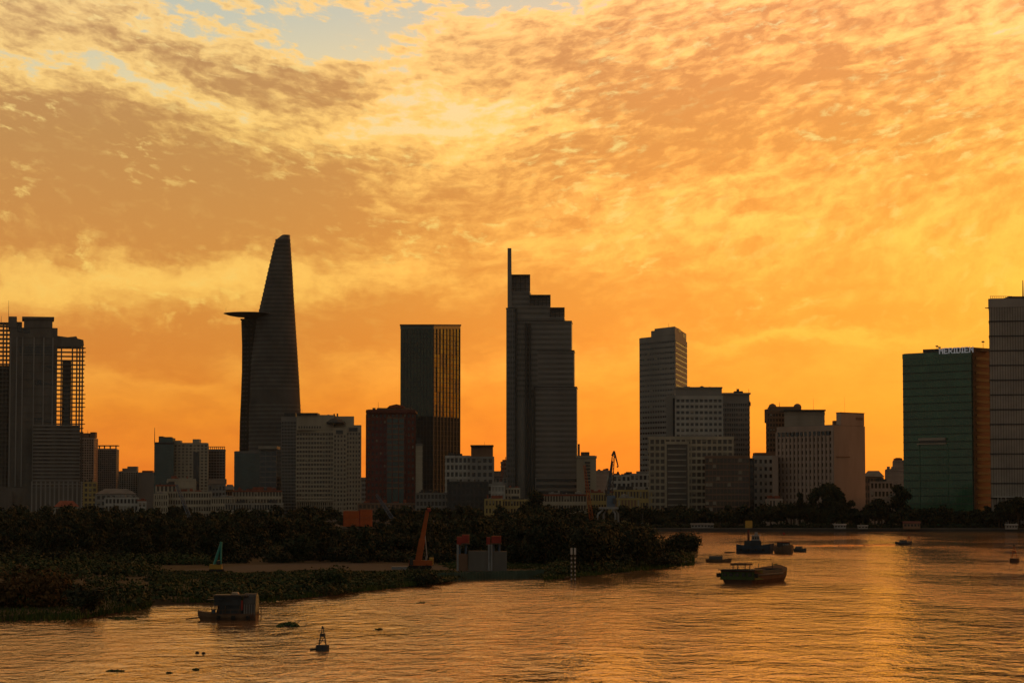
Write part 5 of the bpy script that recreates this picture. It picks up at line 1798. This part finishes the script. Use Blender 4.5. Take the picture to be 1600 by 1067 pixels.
def containers():
    Y = 1424
    for i, (x0, x1, t, b, lab) in enumerate(((536, 562, 798, 810, 'upper orange container of the stack, at its left side'), (562, 581, 796, 808, 'upper orange container of the stack, at its right side'), (536, 562, 810.4, 822, 'lower orange container of the stack, at its left side'), (562, 581, 808.4, 822, 'lower orange container of the stack, at its right side'))):
        a, c = W(x0, t, Y), W(x1, b, Y)
        c.z = max(c.z, LAND + 0.02)
        root = thing('orange_container', lab + ', by the quay', 'container', ((a.x + c.x) / 2, Y + 3, c.z), 'orange containers on the quay')
        MB().box(a.x + 0.1, c.x - 0.1, Y + 0.1, Y + 6, c.z, a.z).build('shell', 'orange_paint', root)
        r0 = MB().box(a.x + 0.25, a.x + 0.5, Y - 0.02, Y + 0.1, c.z + 0.3, a.z - 0.3).build('corrugation', 'orange_paint', root)
        n_ = int((c.x - a.x - 0.5) / 0.6)
        for k in range(1, n_):
            copy_at(r0, root, dx=0.6 * k)
        for xx in (a.x + 0.1, c.x - 0.3):
            MB().box(xx, xx + 0.2, Y - 0.05, Y + 0.1, c.z, a.z).build('corner_post', 'red_paint', root)


containers()


# ================================================================ boats and buoys
def hull(mb, c, L, B, D, yaw, sheer=0.3, bow=0.35, stern=0.85, draft=0.3, n=14):
    """a hull lofted along its length: c = middle at the water line, yaw = heading of the bow"""
    ca, sa = math.cos(yaw), math.sin(yaw)
    rings = []
    for i in range(n + 1):
        t = i / n
        s = (t - 0.5) * L
        if t > 1 - bow:
            w = math.sqrt(max(0.0, 1 - ((t - (1 - bow)) / bow) ** 2)) * 0.96 + 0.04
        else:
            w = stern + (1 - stern) * min(1, t / 0.3)
        w *= B / 2
        h = D + sheer * (abs(t - 0.45) * 2) ** 2
        rake = (0.06 * L if t > 0.9 else 0) * (t - 0.9) / 0.1 if t > 0.9 else 0
        prof = [(-w, h), (-w * 0.97, h * 0.5), (-w * 0.72, -draft), (w * 0.72, -draft), (w * 0.97, h * 0.5), (w, h)]
        rings.append([(c[0] + (s + (rake if z > 0.2 else 0)) * ca - y * sa, c[1] + (s + (rake if z > 0.2 else 0)) * sa + y * ca, c[2] + z) for y, z in prof])
    return mb.loft(rings)


def local(c, yaw):
    ca, sa = math.cos(yaw), math.sin(yaw)
    return lambda s, y, z: Vector((c[0] + s * ca - y * sa, c[1] + s * sa + y * ca, c[2] + z))


def lbox(T, s0, s1, y0, y1, z0, z1, taper=0.0):
    mb = MB()
    t = taper
    v = [T(s0, y0, z0), T(s1, y0, z0), T(s1, y1, z0), T(s0, y1, z0), T(s0 + t, y0 + t * 0.5, z1), T(s1 - t, y0 + t * 0.5, z1), T(s1 - t, y1 - t * 0.5, z1), T(s0 + t, y1 - t * 0.5, z1)]
    return mb.add(v, [(0, 3, 2, 1), (4, 5, 6, 7), (0, 1, 5, 4), (1, 2, 6, 5), (2, 3, 7, 6), (3, 0, 4, 7)])


def barge():
    # stern towards the viewer at the left, bow away to the right
    a, b = G(1160, 916), G(1214, 906)
    c = (a + b) / 2
    yaw = R(62)
    c = G(1184, 909)
    root = thing('cargo_barge', 'wide green and rust cargo barge lying in mid river', 'barge', (c.x, c.y, 0))
    T = local(c, yaw)
    k = c.y / FPX
    L, B = 24.0, 9.2
    hl = hull(MB(), (c.x, c.y, 0), L, B, 1.9, yaw, 1.5, 0.3, 0.92, 0.5).build('hull', 'hull_rust', root)
    for s in (-1, 1):
        g = MB()
        for i in range(10):
            t0, t1 = -L / 2 + L * 0.68 * i / 10, -L / 2 + L * 0.68 * (i + 1) / 10
            g.bar(T(t0, s * B / 2 * (0.93 + 0.07 * min(1, i / 4)), 2.0), T(t1, s * B / 2 * (0.93 + 0.07 * min(1, (i + 1) / 4)), 2.0), 0.22, 0.22, 6)
        g.build('rubbing_rail', 'hull_dark', hl)
    st = lbox(T, -L / 2 - 0.3, -L / 2 + 5.2, -B / 2 + 0.3, B / 2 - 0.3, 0.9, 3.0, 0.35).build('stern_house', 'hull_green', root)
    for q in range(5):
        y0 = -B / 2 + 1.1 + q * 1.55
        lbox(T, -L / 2 - 0.36, -L / 2 + 0.3, y0, y0 + 0.8, 1.7, 2.4).build('window', 'dark_glass', st)
    lbox(T, -L / 2 - 0.7, -L / 2 + 5.6, -B / 2, B / 2, 3.02, 3.25).build('house_roof', 'hull_dark', root)
    for s in (-1, 1):
        MB().lathe(T(-L / 2 - 0.2, s * (B / 2 + 0.1), 1.9), [(0.1, -0.5), (0.5, -0.45), (0.5, 0.45), (0.1, 0.5)], 10).build('tyre_fender', 'black_rubber', root)
    # canopy over the helm
    for sx, sy in ((0.8, -1.5), (0.8, 1.5), (3.6, -1.5), (3.6, 1.5)):
        MB().bar(T(-L / 2 + sx, sy, 3.2), T(-L / 2 + sx, sy, 4.2), 0.14).build('canopy_post', 'dark_metal', root)
    lbox(T, -L / 2 + 0.2, -L / 2 + 4.2, -2.1, 2.1, 4.15, 4.6, 0.35).build('helm_canopy', 'hull_rust', root)
    for s in (-1, 1):
        lbox(T, -L / 2 + 5.8, L / 2 - 5.5, s * (B / 2 - 1.1) - 0.12, s * (B / 2 - 1.1) + 0.12, 1.5, 2.9).build('coaming', 'hull_dark', root)
    lbox(T, L / 2 - 5.6, L / 2 - 5.3, -B / 2 + 1.1, B / 2 - 1.1, 1.5, 3.1).build('hold_end', 'hull_dark', root)
    lbox(T, -L / 2 + 5.9, L / 2 - 5.7, -B / 2 + 1.3, B / 2 - 1.3, 1.2, 2.2).build('cargo_cover', 'hull_dark', root)
    MB().bar(T(L / 2 - 3, 0, 2.6), T(L / 2 - 3, 0, 4.4), 0.12, 0.09, 6).build('bow_post', 'dark_metal', root)
    MB().bar(T(-L / 2 + 6.2, -2.6, 3.0), T(-L / 2 + 6.2, -2.6, 4.4), 0.1, 0.08, 6).build('mooring_post', 'dark_metal', root)


barge()


def tug():
    c = G(1178.5, 864)
    yaw = R(-6)
    root = thing('blue_tug', 'dark blue river tug with wheelhouse and mast in mid river', 'boat', (c.x, c.y, 0))
    T = local(c, yaw)
    L = 12.6
    hull(MB(), (c.x, c.y, 0), L, 5.0, 2.7, yaw, 0.7, 0.30, 0.9, 0.5).build('hull', 'hull_blue', root)
    lbox(T, -3.6, 2.6, -2.0, 2.0, 2.3, 4.5, 0.15).build('deckhouse', 'hull_dark', root)
    wh = lbox(T, -1.0, 2.0, -1.5, 1.5, 4.32, 6.1, 0.2).build('wheelhouse', 'grey_wall', root)
    for q in range(3):
        lbox(T, -0.6 + q * 0.85, -0.05 + q * 0.85, -1.56, -1.3, 5.0, 5.7).build('window', 'dark_glass', wh)
    lbox(T, -1.4, 2.4, -1.8, 1.8, 6.12, 6.3).build('wheelhouse_roof', 'white_wall', wh)
    lbox(T, 0.0, 1.4, -0.8, 0.8, 6.3, 7.4, 0.2).build('upper_cabin', 'grey_wall', root)
    MB().bar(T(-2.0, 0, 4.3), T(-2.0, 0, 8.2), 0.42, 0.38, 10).build('funnel', 'brick_red', root)
    MB().bar(T(-4.8, 0, 2.5), T(-4.8, 0, 7.4), 0.08, 0.05, 6).build('mast', 'dark_metal', root)
    MB().bar(T(3.2, 0, 2.5), T(3.2, 0, 7.0), 0.07, 0.05, 6).build('mast', 'dark_metal', root)
    MB().bar(T(-6.0, -1.4, 4.3), T(-2.6, -1.4, 4.3), 0.12, 0.12, 6).build('deck_rail', 'dark_metal', root)
    for q in range(4):
        MB().lathe(T(-4.6 + q * 2.6, -2.55, 1.3), [(0.1, -0.3), (0.45, -0.25), (0.45, 0.25), (0.1, 0.3)], 10).build('tyre_fender', 'black_rubber', root)
    MB().bar(T(-10.5, 0.5, 0.2), T(-6.6, 0.5, 0.35), 0.3, 0.22, 6).build('towed_log', 'old_wood', root)


tug()


def launch():
    c = G(1226, 865)
    yaw = R(-70)
    root = thing('wooden_launch', 'dark rounded wooden launch with a cabin moored by the blue tug', 'boat', (c.x, c.y, 0))
    T = local(c, yaw)
    hull(MB(), (c.x, c.y, 0), 9.0, 5.2, 2.3, yaw, 0.8, 0.45, 0.85, 0.4).build('hull', 'old_wood', root)
    cb = lbox(T, -3.0, 1.0, -1.6, 1.6, 2.1, 4.0, 0.1).build('cabin', 'hull_dark', root)
    lbox(T, -3.4, 1.4, -1.9, 1.9, 4.02, 4.2).build('cabin_roof', 'roof_tile', cb)
    for q in range(3):
        lbox(T, 0.92, 1.1, -1.2 + q * 0.85, -0.6 + q * 0.85, 3.0, 3.6).build('window', 'steel', cb)
    MB().bar(T(-1.5, 0, 3.5), T(-1.5, 0, 7.5), 0.07, 0.04, 6).build('flag_pole', 'dark_metal', root)
    a = T(-1.5, 0, 7.4)
    MB().add([(a.x, a.y, a.z), (a.x + 0.9, a.y, a.z - 0.1), (a.x + 0.85, a.y + 0.05, a.z - 0.8), (a.x, a.y, a.z - 0.7), (a.x, a.y + 0.03, a.z), (a.x + 0.9, a.y + 0.03, a.z - 0.1), (a.x + 0.85, a.y + 0.08, a.z - 0.8), (a.x, a.y + 0.03, a.z - 0.7)], [(0, 1, 2, 3), (7, 6, 5, 4), (0, 4, 5, 1), (1, 5, 6, 2), (2, 6, 7, 3), (3, 7, 4, 0)]).build('flag', 'red_paint', root)


launch()


def skiff(name, label, px, py, L, B, D, yaw, m, cover=None, cat='boat'):
    c = G(px, py)
    root = thing(name, label, cat, (c.x, c.y, 0))
    T = local(c, yaw)
    hull(MB(), (c.x, c.y, 0), L, B, D, yaw, 0.4, 0.4, 0.8, 0.25, 10).build('hull', m, root)
    if cover:
        mb = MB()
        rings = []
        for i in range(7):
            s = -L * 0.36 + L * 0.55 * i / 6
            rings.append([T(s, B * 0.42 * math.cos(t), D * 0.8 + cover[1] * math.sin(t)) for t in [math.pi * j / 8 for j in range(9)]])
        mb.loft(rings).build('cabin_cover', cover[0], root)
    lbox(T, L * 0.2, L * 0.3, -B * 0.4, B * 0.4, D * 0.75, D * 0.95).build('thwart', 'old_wood', root)
    return root


skiff('covered_skiff', 'small covered skiff right of the wooden launch', 1250, 862, 4.4, 2.2, 1.0, R(-25), 'hull_dark', ('corrugated', 1.2))
skiff('grey_sampan', 'grey covered sampan moored just off the tip of the peninsula', 1122, 878, 7.4, 2.4, 0.8, R(-8), 'old_wood', ('corrugated', 1.3))
skiff('open_sampan', 'low dark sampan lying against the peninsula tip', 1068, 882, 4.5, 1.6, 0.7, R(5), 'old_wood', ('hull_dark', 0.6))


def speedboat():
    c = G(1412, 851)
    yaw = R(20)
    root = thing('speedboat', 'small speedboat throwing a pale wake far out on the river', 'boat', (c.x, c.y, 0))
    T = local(c, yaw)
    hull(MB(), (c.x, c.y, 0.1), 7.0, 2.4, 0.9, yaw, 0.5, 0.45, 0.85, 0.3, 10).build('hull', 'hull_dark', root)
    lbox(T, -1.8, 1.2, -0.9, 0.9, 0.9, 1.9, 0.3).build('windscreen', 'dark_glass', root)
    lbox(T, -2.2, 0.8, -1.1, 1.1, 2.0, 2.15).build('canopy', 'hull_dark', root)
    for q in (-1, 1):
        MB().bar(T(-2.0, q * 0.95, 0.9), T(-2.0, q * 0.95, 2.0), 0.05).build('canopy_post', 'dark_metal', root)
    # wake: low ridges of broken water behind
    wk = MB()
    rr = random.Random(9)
    for s in (-1, 1):
        pts = [T(-3.2 - 4.4 * i, s * (0.7 + 0.95 * i), 0) for i in range(12)]
        for i in range(11):
            a, b = pts[i], pts[i + 1]
            d = (b - a).normalized()
            n = Vector((-d.y, d.x, 0))
            w = 0.9 - 0.05 * i
            h = (0.42 - 0.034 * i) * rr.uniform(0.7, 1.3)
            wk.add([a - n * w, b - n * w, b + n * w, a + n * w, a + Vector((0, 0, h)), b + Vector((0, 0, h))], [(0, 1, 5, 4), (3, 4, 5, 2), (0, 4, 3), (1, 2, 5)])
    o = wk.build('boat_wake', 'river_water')
    o['kind'] = 'stuff'
    o['label'] = 'spreading wake ridges behind the speedboat'


speedboat()


def houseboat():
    c = G(358, 968)
    yaw = R(176)
    root = thing('houseboat', 'ramshackle dark houseboat with a tin cabin moored at the shore', 'houseboat', (c.x, c.y, 0))
    T = local(c, yaw)           # the bow points left
    k = c.y / FPX
    hull(MB(), (c.x, c.y, 0), 9.2, 3.6, 0.95, yaw, 0.45, 0.32, 0.95, 0.3).build('hull', 'old_wood', root)
    sd = lbox(T, -4.3, 0.8, 1.55, 1.72, 0.5, 1.1).build('side_plank', 'hull_rust', root)
    # posts and sagging roof
    for s in (-4.2, -2.0, 0.4, 2.6):
        for y in (-1.4, 1.4):
            MB().bar(T(s, y, 0.6), T(s, y, 3.9 if s < 2 else 3.2), 0.07, 0.06, 6).build('roof_post', 'old_wood', root)
    lbox(T, -3.4, 2.4, -1.8, 1.8, 3.9, 4.1).build('tin_roof', 'corrugated', root)
    lbox(T, 0.4, 3.4, -1.8, 1.8, 3.25, 3.36).build('awning', 'hull_dark', root)
    rings = [[T(s_, 1.7 * math.cos(t), 0.9 + max(0.0, math.sin(t)) ** 0.45 * 3.45) for t in [math.pi * j / 12 for j in range(13)]] for s_ in (-4.6, -3.6, -2.6)]
    MB().loft(rings).build('tin_cabin', 'corrugated', root)
    for q in range(5):
        lbox(T, -4.42 + q * 0.4, -4.36 + q * 0.4, 1.66, 1.74, 1.0, 2.6).build('cabin_seam', 'steel', root)
    lbox(T, -2.5, -2.2, 1.2, 1.5, 1.6, 3.2).build('red_cloth', 'red_paint', root)
    lbox(T, -2.4, 1.4, -1.5, 1.3, 0.8, 3.0, 0.1).build('plank_cabin', 'hull_dark', root)
    lbox(T, -2.2, 2.2, 1.42, 1.5, 2.4, 3.88).build('hanging_tarpaulin', 'hull_dark', root)
    lbox(T, 0.2, 2.2, -1.6, -1.5, 0.9, 3.8).build('back_screen', 'old_wood', root)
    lbox(T, 1.0, 2.0, -1.0, 0.9, 0.8, 1.6, 0.1).build('deck_crate', 'old_wood', root)
    MB().lathe(T(2.4, 0.9, 0.9), [(0.05, 0), (0.32, 0), (0.34, 0.8), (0.05, 0.85)], 10).build('water_drum', 'blue_steel', root)
    MB().bar(T(3.9, 0.3, 0.5), T(7.0, 0.6, 0.15), 0.12, 0.1, 6).build('gang_pole', 'old_wood', root)
    MB().bar(T(-4.9, -1.9, -0.5), T(-4.9, -1.9, 2.2), 0.08, 0.07, 6).build('mooring_stake', 'old_wood', root)
    for q in range(5):
        MB().bar(T(-3.0 + q * 1.25, 1.6, 0.95), T(-3.0 + q * 1.25, 1.6, 1.75), 0.05).build('rail_post', 'old_wood', root)
    MB().bar(T(-3.2, 1.6, 1.72), T(2.6, 1.6, 1.66), 0.05).build('side_rail', 'old_wood', root)
    MB().bar(T(-2.6, 0.4, 4.1), T(1.9, 0.9, 4.5), 0.05, 0.04).build('stowed_pole', 'old_wood', root)
    lbox(T, -1.6, -0.4, -0.6, 0.6, 4.1, 4.5, 0.15).build('roof_bundle', 'canvas', root)
    for q in range(3):
        MB().lathe(T(-3.4 + q * 2.4, 1.85, 0.45), [(0.1, -0.3), (0.32, -0.28), (0.32, 0.28), (0.1, 0.3)], 10).build('tyre_fender', 'black_rubber', root)
    for q in range(3):
        MB().bar(T(-4.3 + q * 0.1, 1.3 - q * 1.2, 4.0), T(-4.3 + q * 0.1, 1.3 - q * 1.2, 4.35), 0.05).build('roof_stub', 'old_wood', root)


houseboat()


def buoy(label, px, py, top, wpx, m_float, m_tower, seed=0, lean=0.0):
    c = G(px, py)
    k = c.y / FPX
    h = W(px, top, c.y).z
    rad = wpx * k / 2
    root = thing('navigation_buoy', label, 'buoy', (c.x, c.y, 0))
    MB().lathe((c.x, c.y, 0), [(rad * 0.8, -0.5), (rad, -0.2), (rad, h * 0.20), (rad * 0.92, h * 0.23), (0.1, h * 0.235)], 18).build('float', m_float, root, smooth=False)
    z0, z1 = h * 0.235, h * 0.86
    for q in range(4):
        a = math.pi / 4 + q * math.pi / 2
        MB().bar((c.x + rad * 0.72 * math.cos(a), c.y + rad * 0.72 * math.sin(a), z0), (c.x + rad * 0.16 * math.cos(a), c.y + rad * 0.16 * math.sin(a), z1), 0.055, 0.045, 6).build('tower_leg', m_tower, root)
    for f, t in ((0.25, 0.1), (0.52, 0.42), (0.8, 0.1)):
        rr = rad * (0.72 + (0.16 - 0.72) * f)
        zz = z0 + (z1 - z0) * f
        MB().lathe((c.x, c.y, zz), [(rr * 0.75, 0), (rr * 1.02, 0), (rr * 0.95, t), (rr * 0.7, t)], 12).build('tower_ring', m_tower, root)
    for q in range(4):
        a0, a1 = math.pi / 4 + q * math.pi / 2, math.pi / 4 + (q + 1) * math.pi / 2
        MB().bar((c.x + rad * 0.7 * math.cos(a0), c.y + rad * 0.7 * math.sin(a0), z0), (c.x + rad * 0.45 * math.cos(a1), c.y + rad * 0.45 * math.sin(a1), z0 + (z1 - z0) * 0.5), 0.035, 0.035).build('tower_brace', m_tower, root)
    MB().lathe((c.x, c.y, z1), [(rad * 0.26, 0), (rad * 0.28, 0.12), (rad * 0.17, 0.14), (rad * 0.17, (h - z1) * 0.6), (0.02, h - z1)], 12).build('lantern', 'dark_metal', root)
    return root


b1 = buoy('dark lattice navigation buoy nearest the viewer on the lower left water', 504, 1016, 977, 21, 'hull_dark', 'dark_metal')
c = G(504, 1016)
MB().bar((c.x - 1.6, c.y - 0.3, 0.12), (c.x - 0.7, c.y, 0.2), 0.12, 0.16, 6).build('mooring_chain', 'dark_metal', b1)
buoy('rusty lattice navigation buoy near the right edge of the river', 1585, 879, 849, 15, 'hull_rust', 'orange_paint')
buoy('small rusty navigation buoy just behind the speedboat', 1420, 848, 834, 9, 'hull_rust', 'orange_paint')

# floating water hyacinth
def hyacinth(label, px, py, wpx, h, seed, n_=500, long=0.5):
    c = G(px, py)
    k = c.y / FPX
    w = wpx * k / 2
    rr = random.Random(seed)
    cs, rs = [], []
    for q in range(9):
        u = rr.uniform(-1, 1)
        s = 0.35 + 0.65 * (1 - abs(u))
        cs.append((c.x + u * w * 0.8, c.y + rr.uniform(-1, 1) * w * long, h * 0.3 * s))
        rs.append((w * 0.28, w * 0.25, h * 0.7 * s))
    root = thing('water_hyacinth', label, 'floating plants', (c.x, c.y, 0))
    quads_object('foliage', leaf_cloud(cs, rs, n_, 0.16 + 0.02 * h, 0.8), 'hyacinth', root)
    MB().lathe((c.x, c.y, -0.2), [(w * 0.85, 0), (w * 0.7, 0.3), (0.1, 0.34)], 14).build('root_mat', 'mud', root)


hyacinth('large raft of water hyacinth floating right of the houseboat', 452, 978, 40, 0.75, 1, 1500, 0.8)
hyacinth('small clump of water hyacinth floating right of the near buoy', 592, 983, 12, 0.22, 2, 260)
hyacinth('flat weed patch floating at the lower left of the river', 180, 1048, 26, 0.16, 3, 420)
hyacinth('tiny weed clump floating at the bottom left of the weed patch', 264, 1051, 9, 0.14, 4, 160)
hyacinth('tiny floating weed right of the flat weed patch', 306, 1046, 9, 0.2, 5, 160)
hyacinth('thin weed strip floating on the water below the orange crane', 658, 942, 16, 0.2, 6, 260)
hyacinth('small weed clump floating behind the cargo barge', 1212, 882, 9, 0.35, 7, 200)
hyacinth('weed patch floating left of the rusty right-hand buoy', 1506, 873, 14, 0.3, 8, 260, 1.5)
hyacinth('low weed fringe drifting off the shore right of the dry bush', 195, 966, 50, 0.3, 9, 700, 0.9)
for i, (px, py, lab) in enumerate(((308, 1020, 'tiny dark float bobbing at lower left, the left one of two'), (318, 1021, 'tiny dark float bobbing at lower left, the right one of two'))):
    c = G(px, py)
    o = MB().lathe((c.x, c.y, 0), [(0.05, -0.15), (0.22, -0.1), (0.26, 0.08), (0.15, 0.22), (0.03, 0.26)], 10).build('float', 'black_rubber')
    tag(o, lab, 'float', 'small floats')

# stake frame in the water in front of the tug
st = thing('fishing_stake', 'low frame of fishing stakes in the water below the blue tug', 'stake frame', (G(1190, 874).x, G(1190, 874).y, 0))
for px in (1178, 1186, 1193, 1204):
    g = G(px, 875)
    MB().bar((g.x, g.y, -0.5), (g.x, g.y, 1.4), 0.06).build('stake', 'old_wood', st)
a, b = G(1174, 875), G(1206, 875)
MB().bar((a.x, a.y, 0.25), (b.x, b.y, 0.25), 0.1).build('cross_pole', 'old_wood', st)

# ---- things on the far quay
def quay_block(name, label, cat, x0, x1, t, b, Y, body, roof=None):
    a, c = W(x0, t, Y), W(x1, b, Y)
    zb = LAND + 0.02
    root = thing(name, label, cat, ((a.x + c.x) / 2, Y + 1.5, zb))
    h = max(1.5, a.z - zb)
    MB().box(a.x, c.x, Y, Y + 3.2, zb, zb + h * 0.75).build('body', body, root)
    n_ = max(2, int((c.x - a.x) / 1.6))
    for k in range(n_):
        x_ = a.x + (c.x - a.x) * (k + 0.2) / n_
        MB().box(x_, x_ + (c.x - a.x) / n_ * 0.6, Y - 0.06, Y + 0.1, zb + h * 0.35, zb + h * 0.62).build('window', 'dark_glass', root)
    m_ = MB()
    x0_, x1_ = a.x - 0.4, c.x + 0.4
    m_.add([(x0_, Y - 0.5, zb + h * 0.76), (x1_, Y - 0.5, zb + h * 0.76), (x1_, Y + 3.7, zb + h * 0.76), (x0_, Y + 3.7, zb + h * 0.76), (x0_, Y + 1.6, zb + h), (x1_, Y + 1.6, zb + h)], [(0, 1, 5, 4), (1, 2, 5), (2, 3, 4, 5), (3, 0, 4), (3, 2, 1, 0)])
    m_.build('roof', roof or body, root)
    return root


quay_block('ferry_kiosk', 'low whitish kiosk row on the far quay left of the tug', 'kiosk', 1080, 1115, 817, 827, 1416, 'grey_wall', 'roof_grey')
quay_block('white_kiosk', 'small white kiosk on the far quay near the right edge', 'kiosk', 1572, 1590, 818, 829, 1394, 'grey_wall')
quay_block('red_shelter', 'reddish roofed shelter on the far quay below the green hotel', 'shelter', 1412, 1438, 814, 828, 1401, 'brown_wall', 'brick_red')
quay_block('pale_shed', 'pale little shed on the far quay below the dome-shaped tree', 'shed', 1304, 1322, 818, 828, 1408, 'steel')
quay_block('quay_cabin', 'low pale cabin on the far quay right of the pale shed', 'cabin', 1341, 1356, 820, 828, 1407, 'grey_wall')
yb = thing('yellow_billboard', 'yellow board on the far quay just above the blue tug', 'billboard', (W(1170, 818, 1413).x, 1413, LAND))
a, c_ = W(1164.5, 813, 1413), W(1175.5, 826, 1413)
MB().box(a.x, c_.x, 1413, 1413.4, c_.z, a.z).build('board', 'yellow_paint', yb)
for xx in (a.x + 0.5, c_.x - 0.5):
    MB().bar((xx, 1413.6, LAND), (xx, 1413.6, a.z), 0.12).build('post', 'steel', yb)
wt = thing('white_post', 'white topped post standing behind the thicket right of the harbour crane', 'post', (W(1004, 820, 1420).x, 1420, LAND))
MB().bar((wt.location.x, 1420, LAND), (wt.location.x, 1420, zpx(1004, 802, 1420)), 0.4, 0.35, 8).build('shaft', 'dark_metal', wt)
MB().bar((wt.location.x, 1419.9, zpx(1004, 823, 1420)), (wt.location.x, 1419.9, zpx(1004, 815, 1420)), 0.85, 0.85, 8).build('white_panel', 'white_paint', wt)

# ================================================================ evening haze over the river and the city
hz = bpy.data.materials.new('evening_haze')
hz.use_nodes = True
nt = hz.node_tree
nt.nodes.clear()
ho = nt.nodes.new('ShaderNodeOutputMaterial')
pv_ = nt.nodes.new('ShaderNodeVolumePrincipled')
pv_.inputs['Color'].default_value = (0.66, 0.80, 0.96, 1)
pv_.inputs['Density'].default_value = HAZE
pv_.inputs['Anisotropy'].default_value = 0.3
nt.links.new(pv_.outputs[0], ho.inputs['Volume'])
MATS['evening_haze'] = hz
o = MB().box(-3050, 3050, -450, 5050, -2.0, 300).build('haze', 'evening_haze')
o['kind'] = 'stuff'
o['label'] = 'thin evening haze over the river and the city'
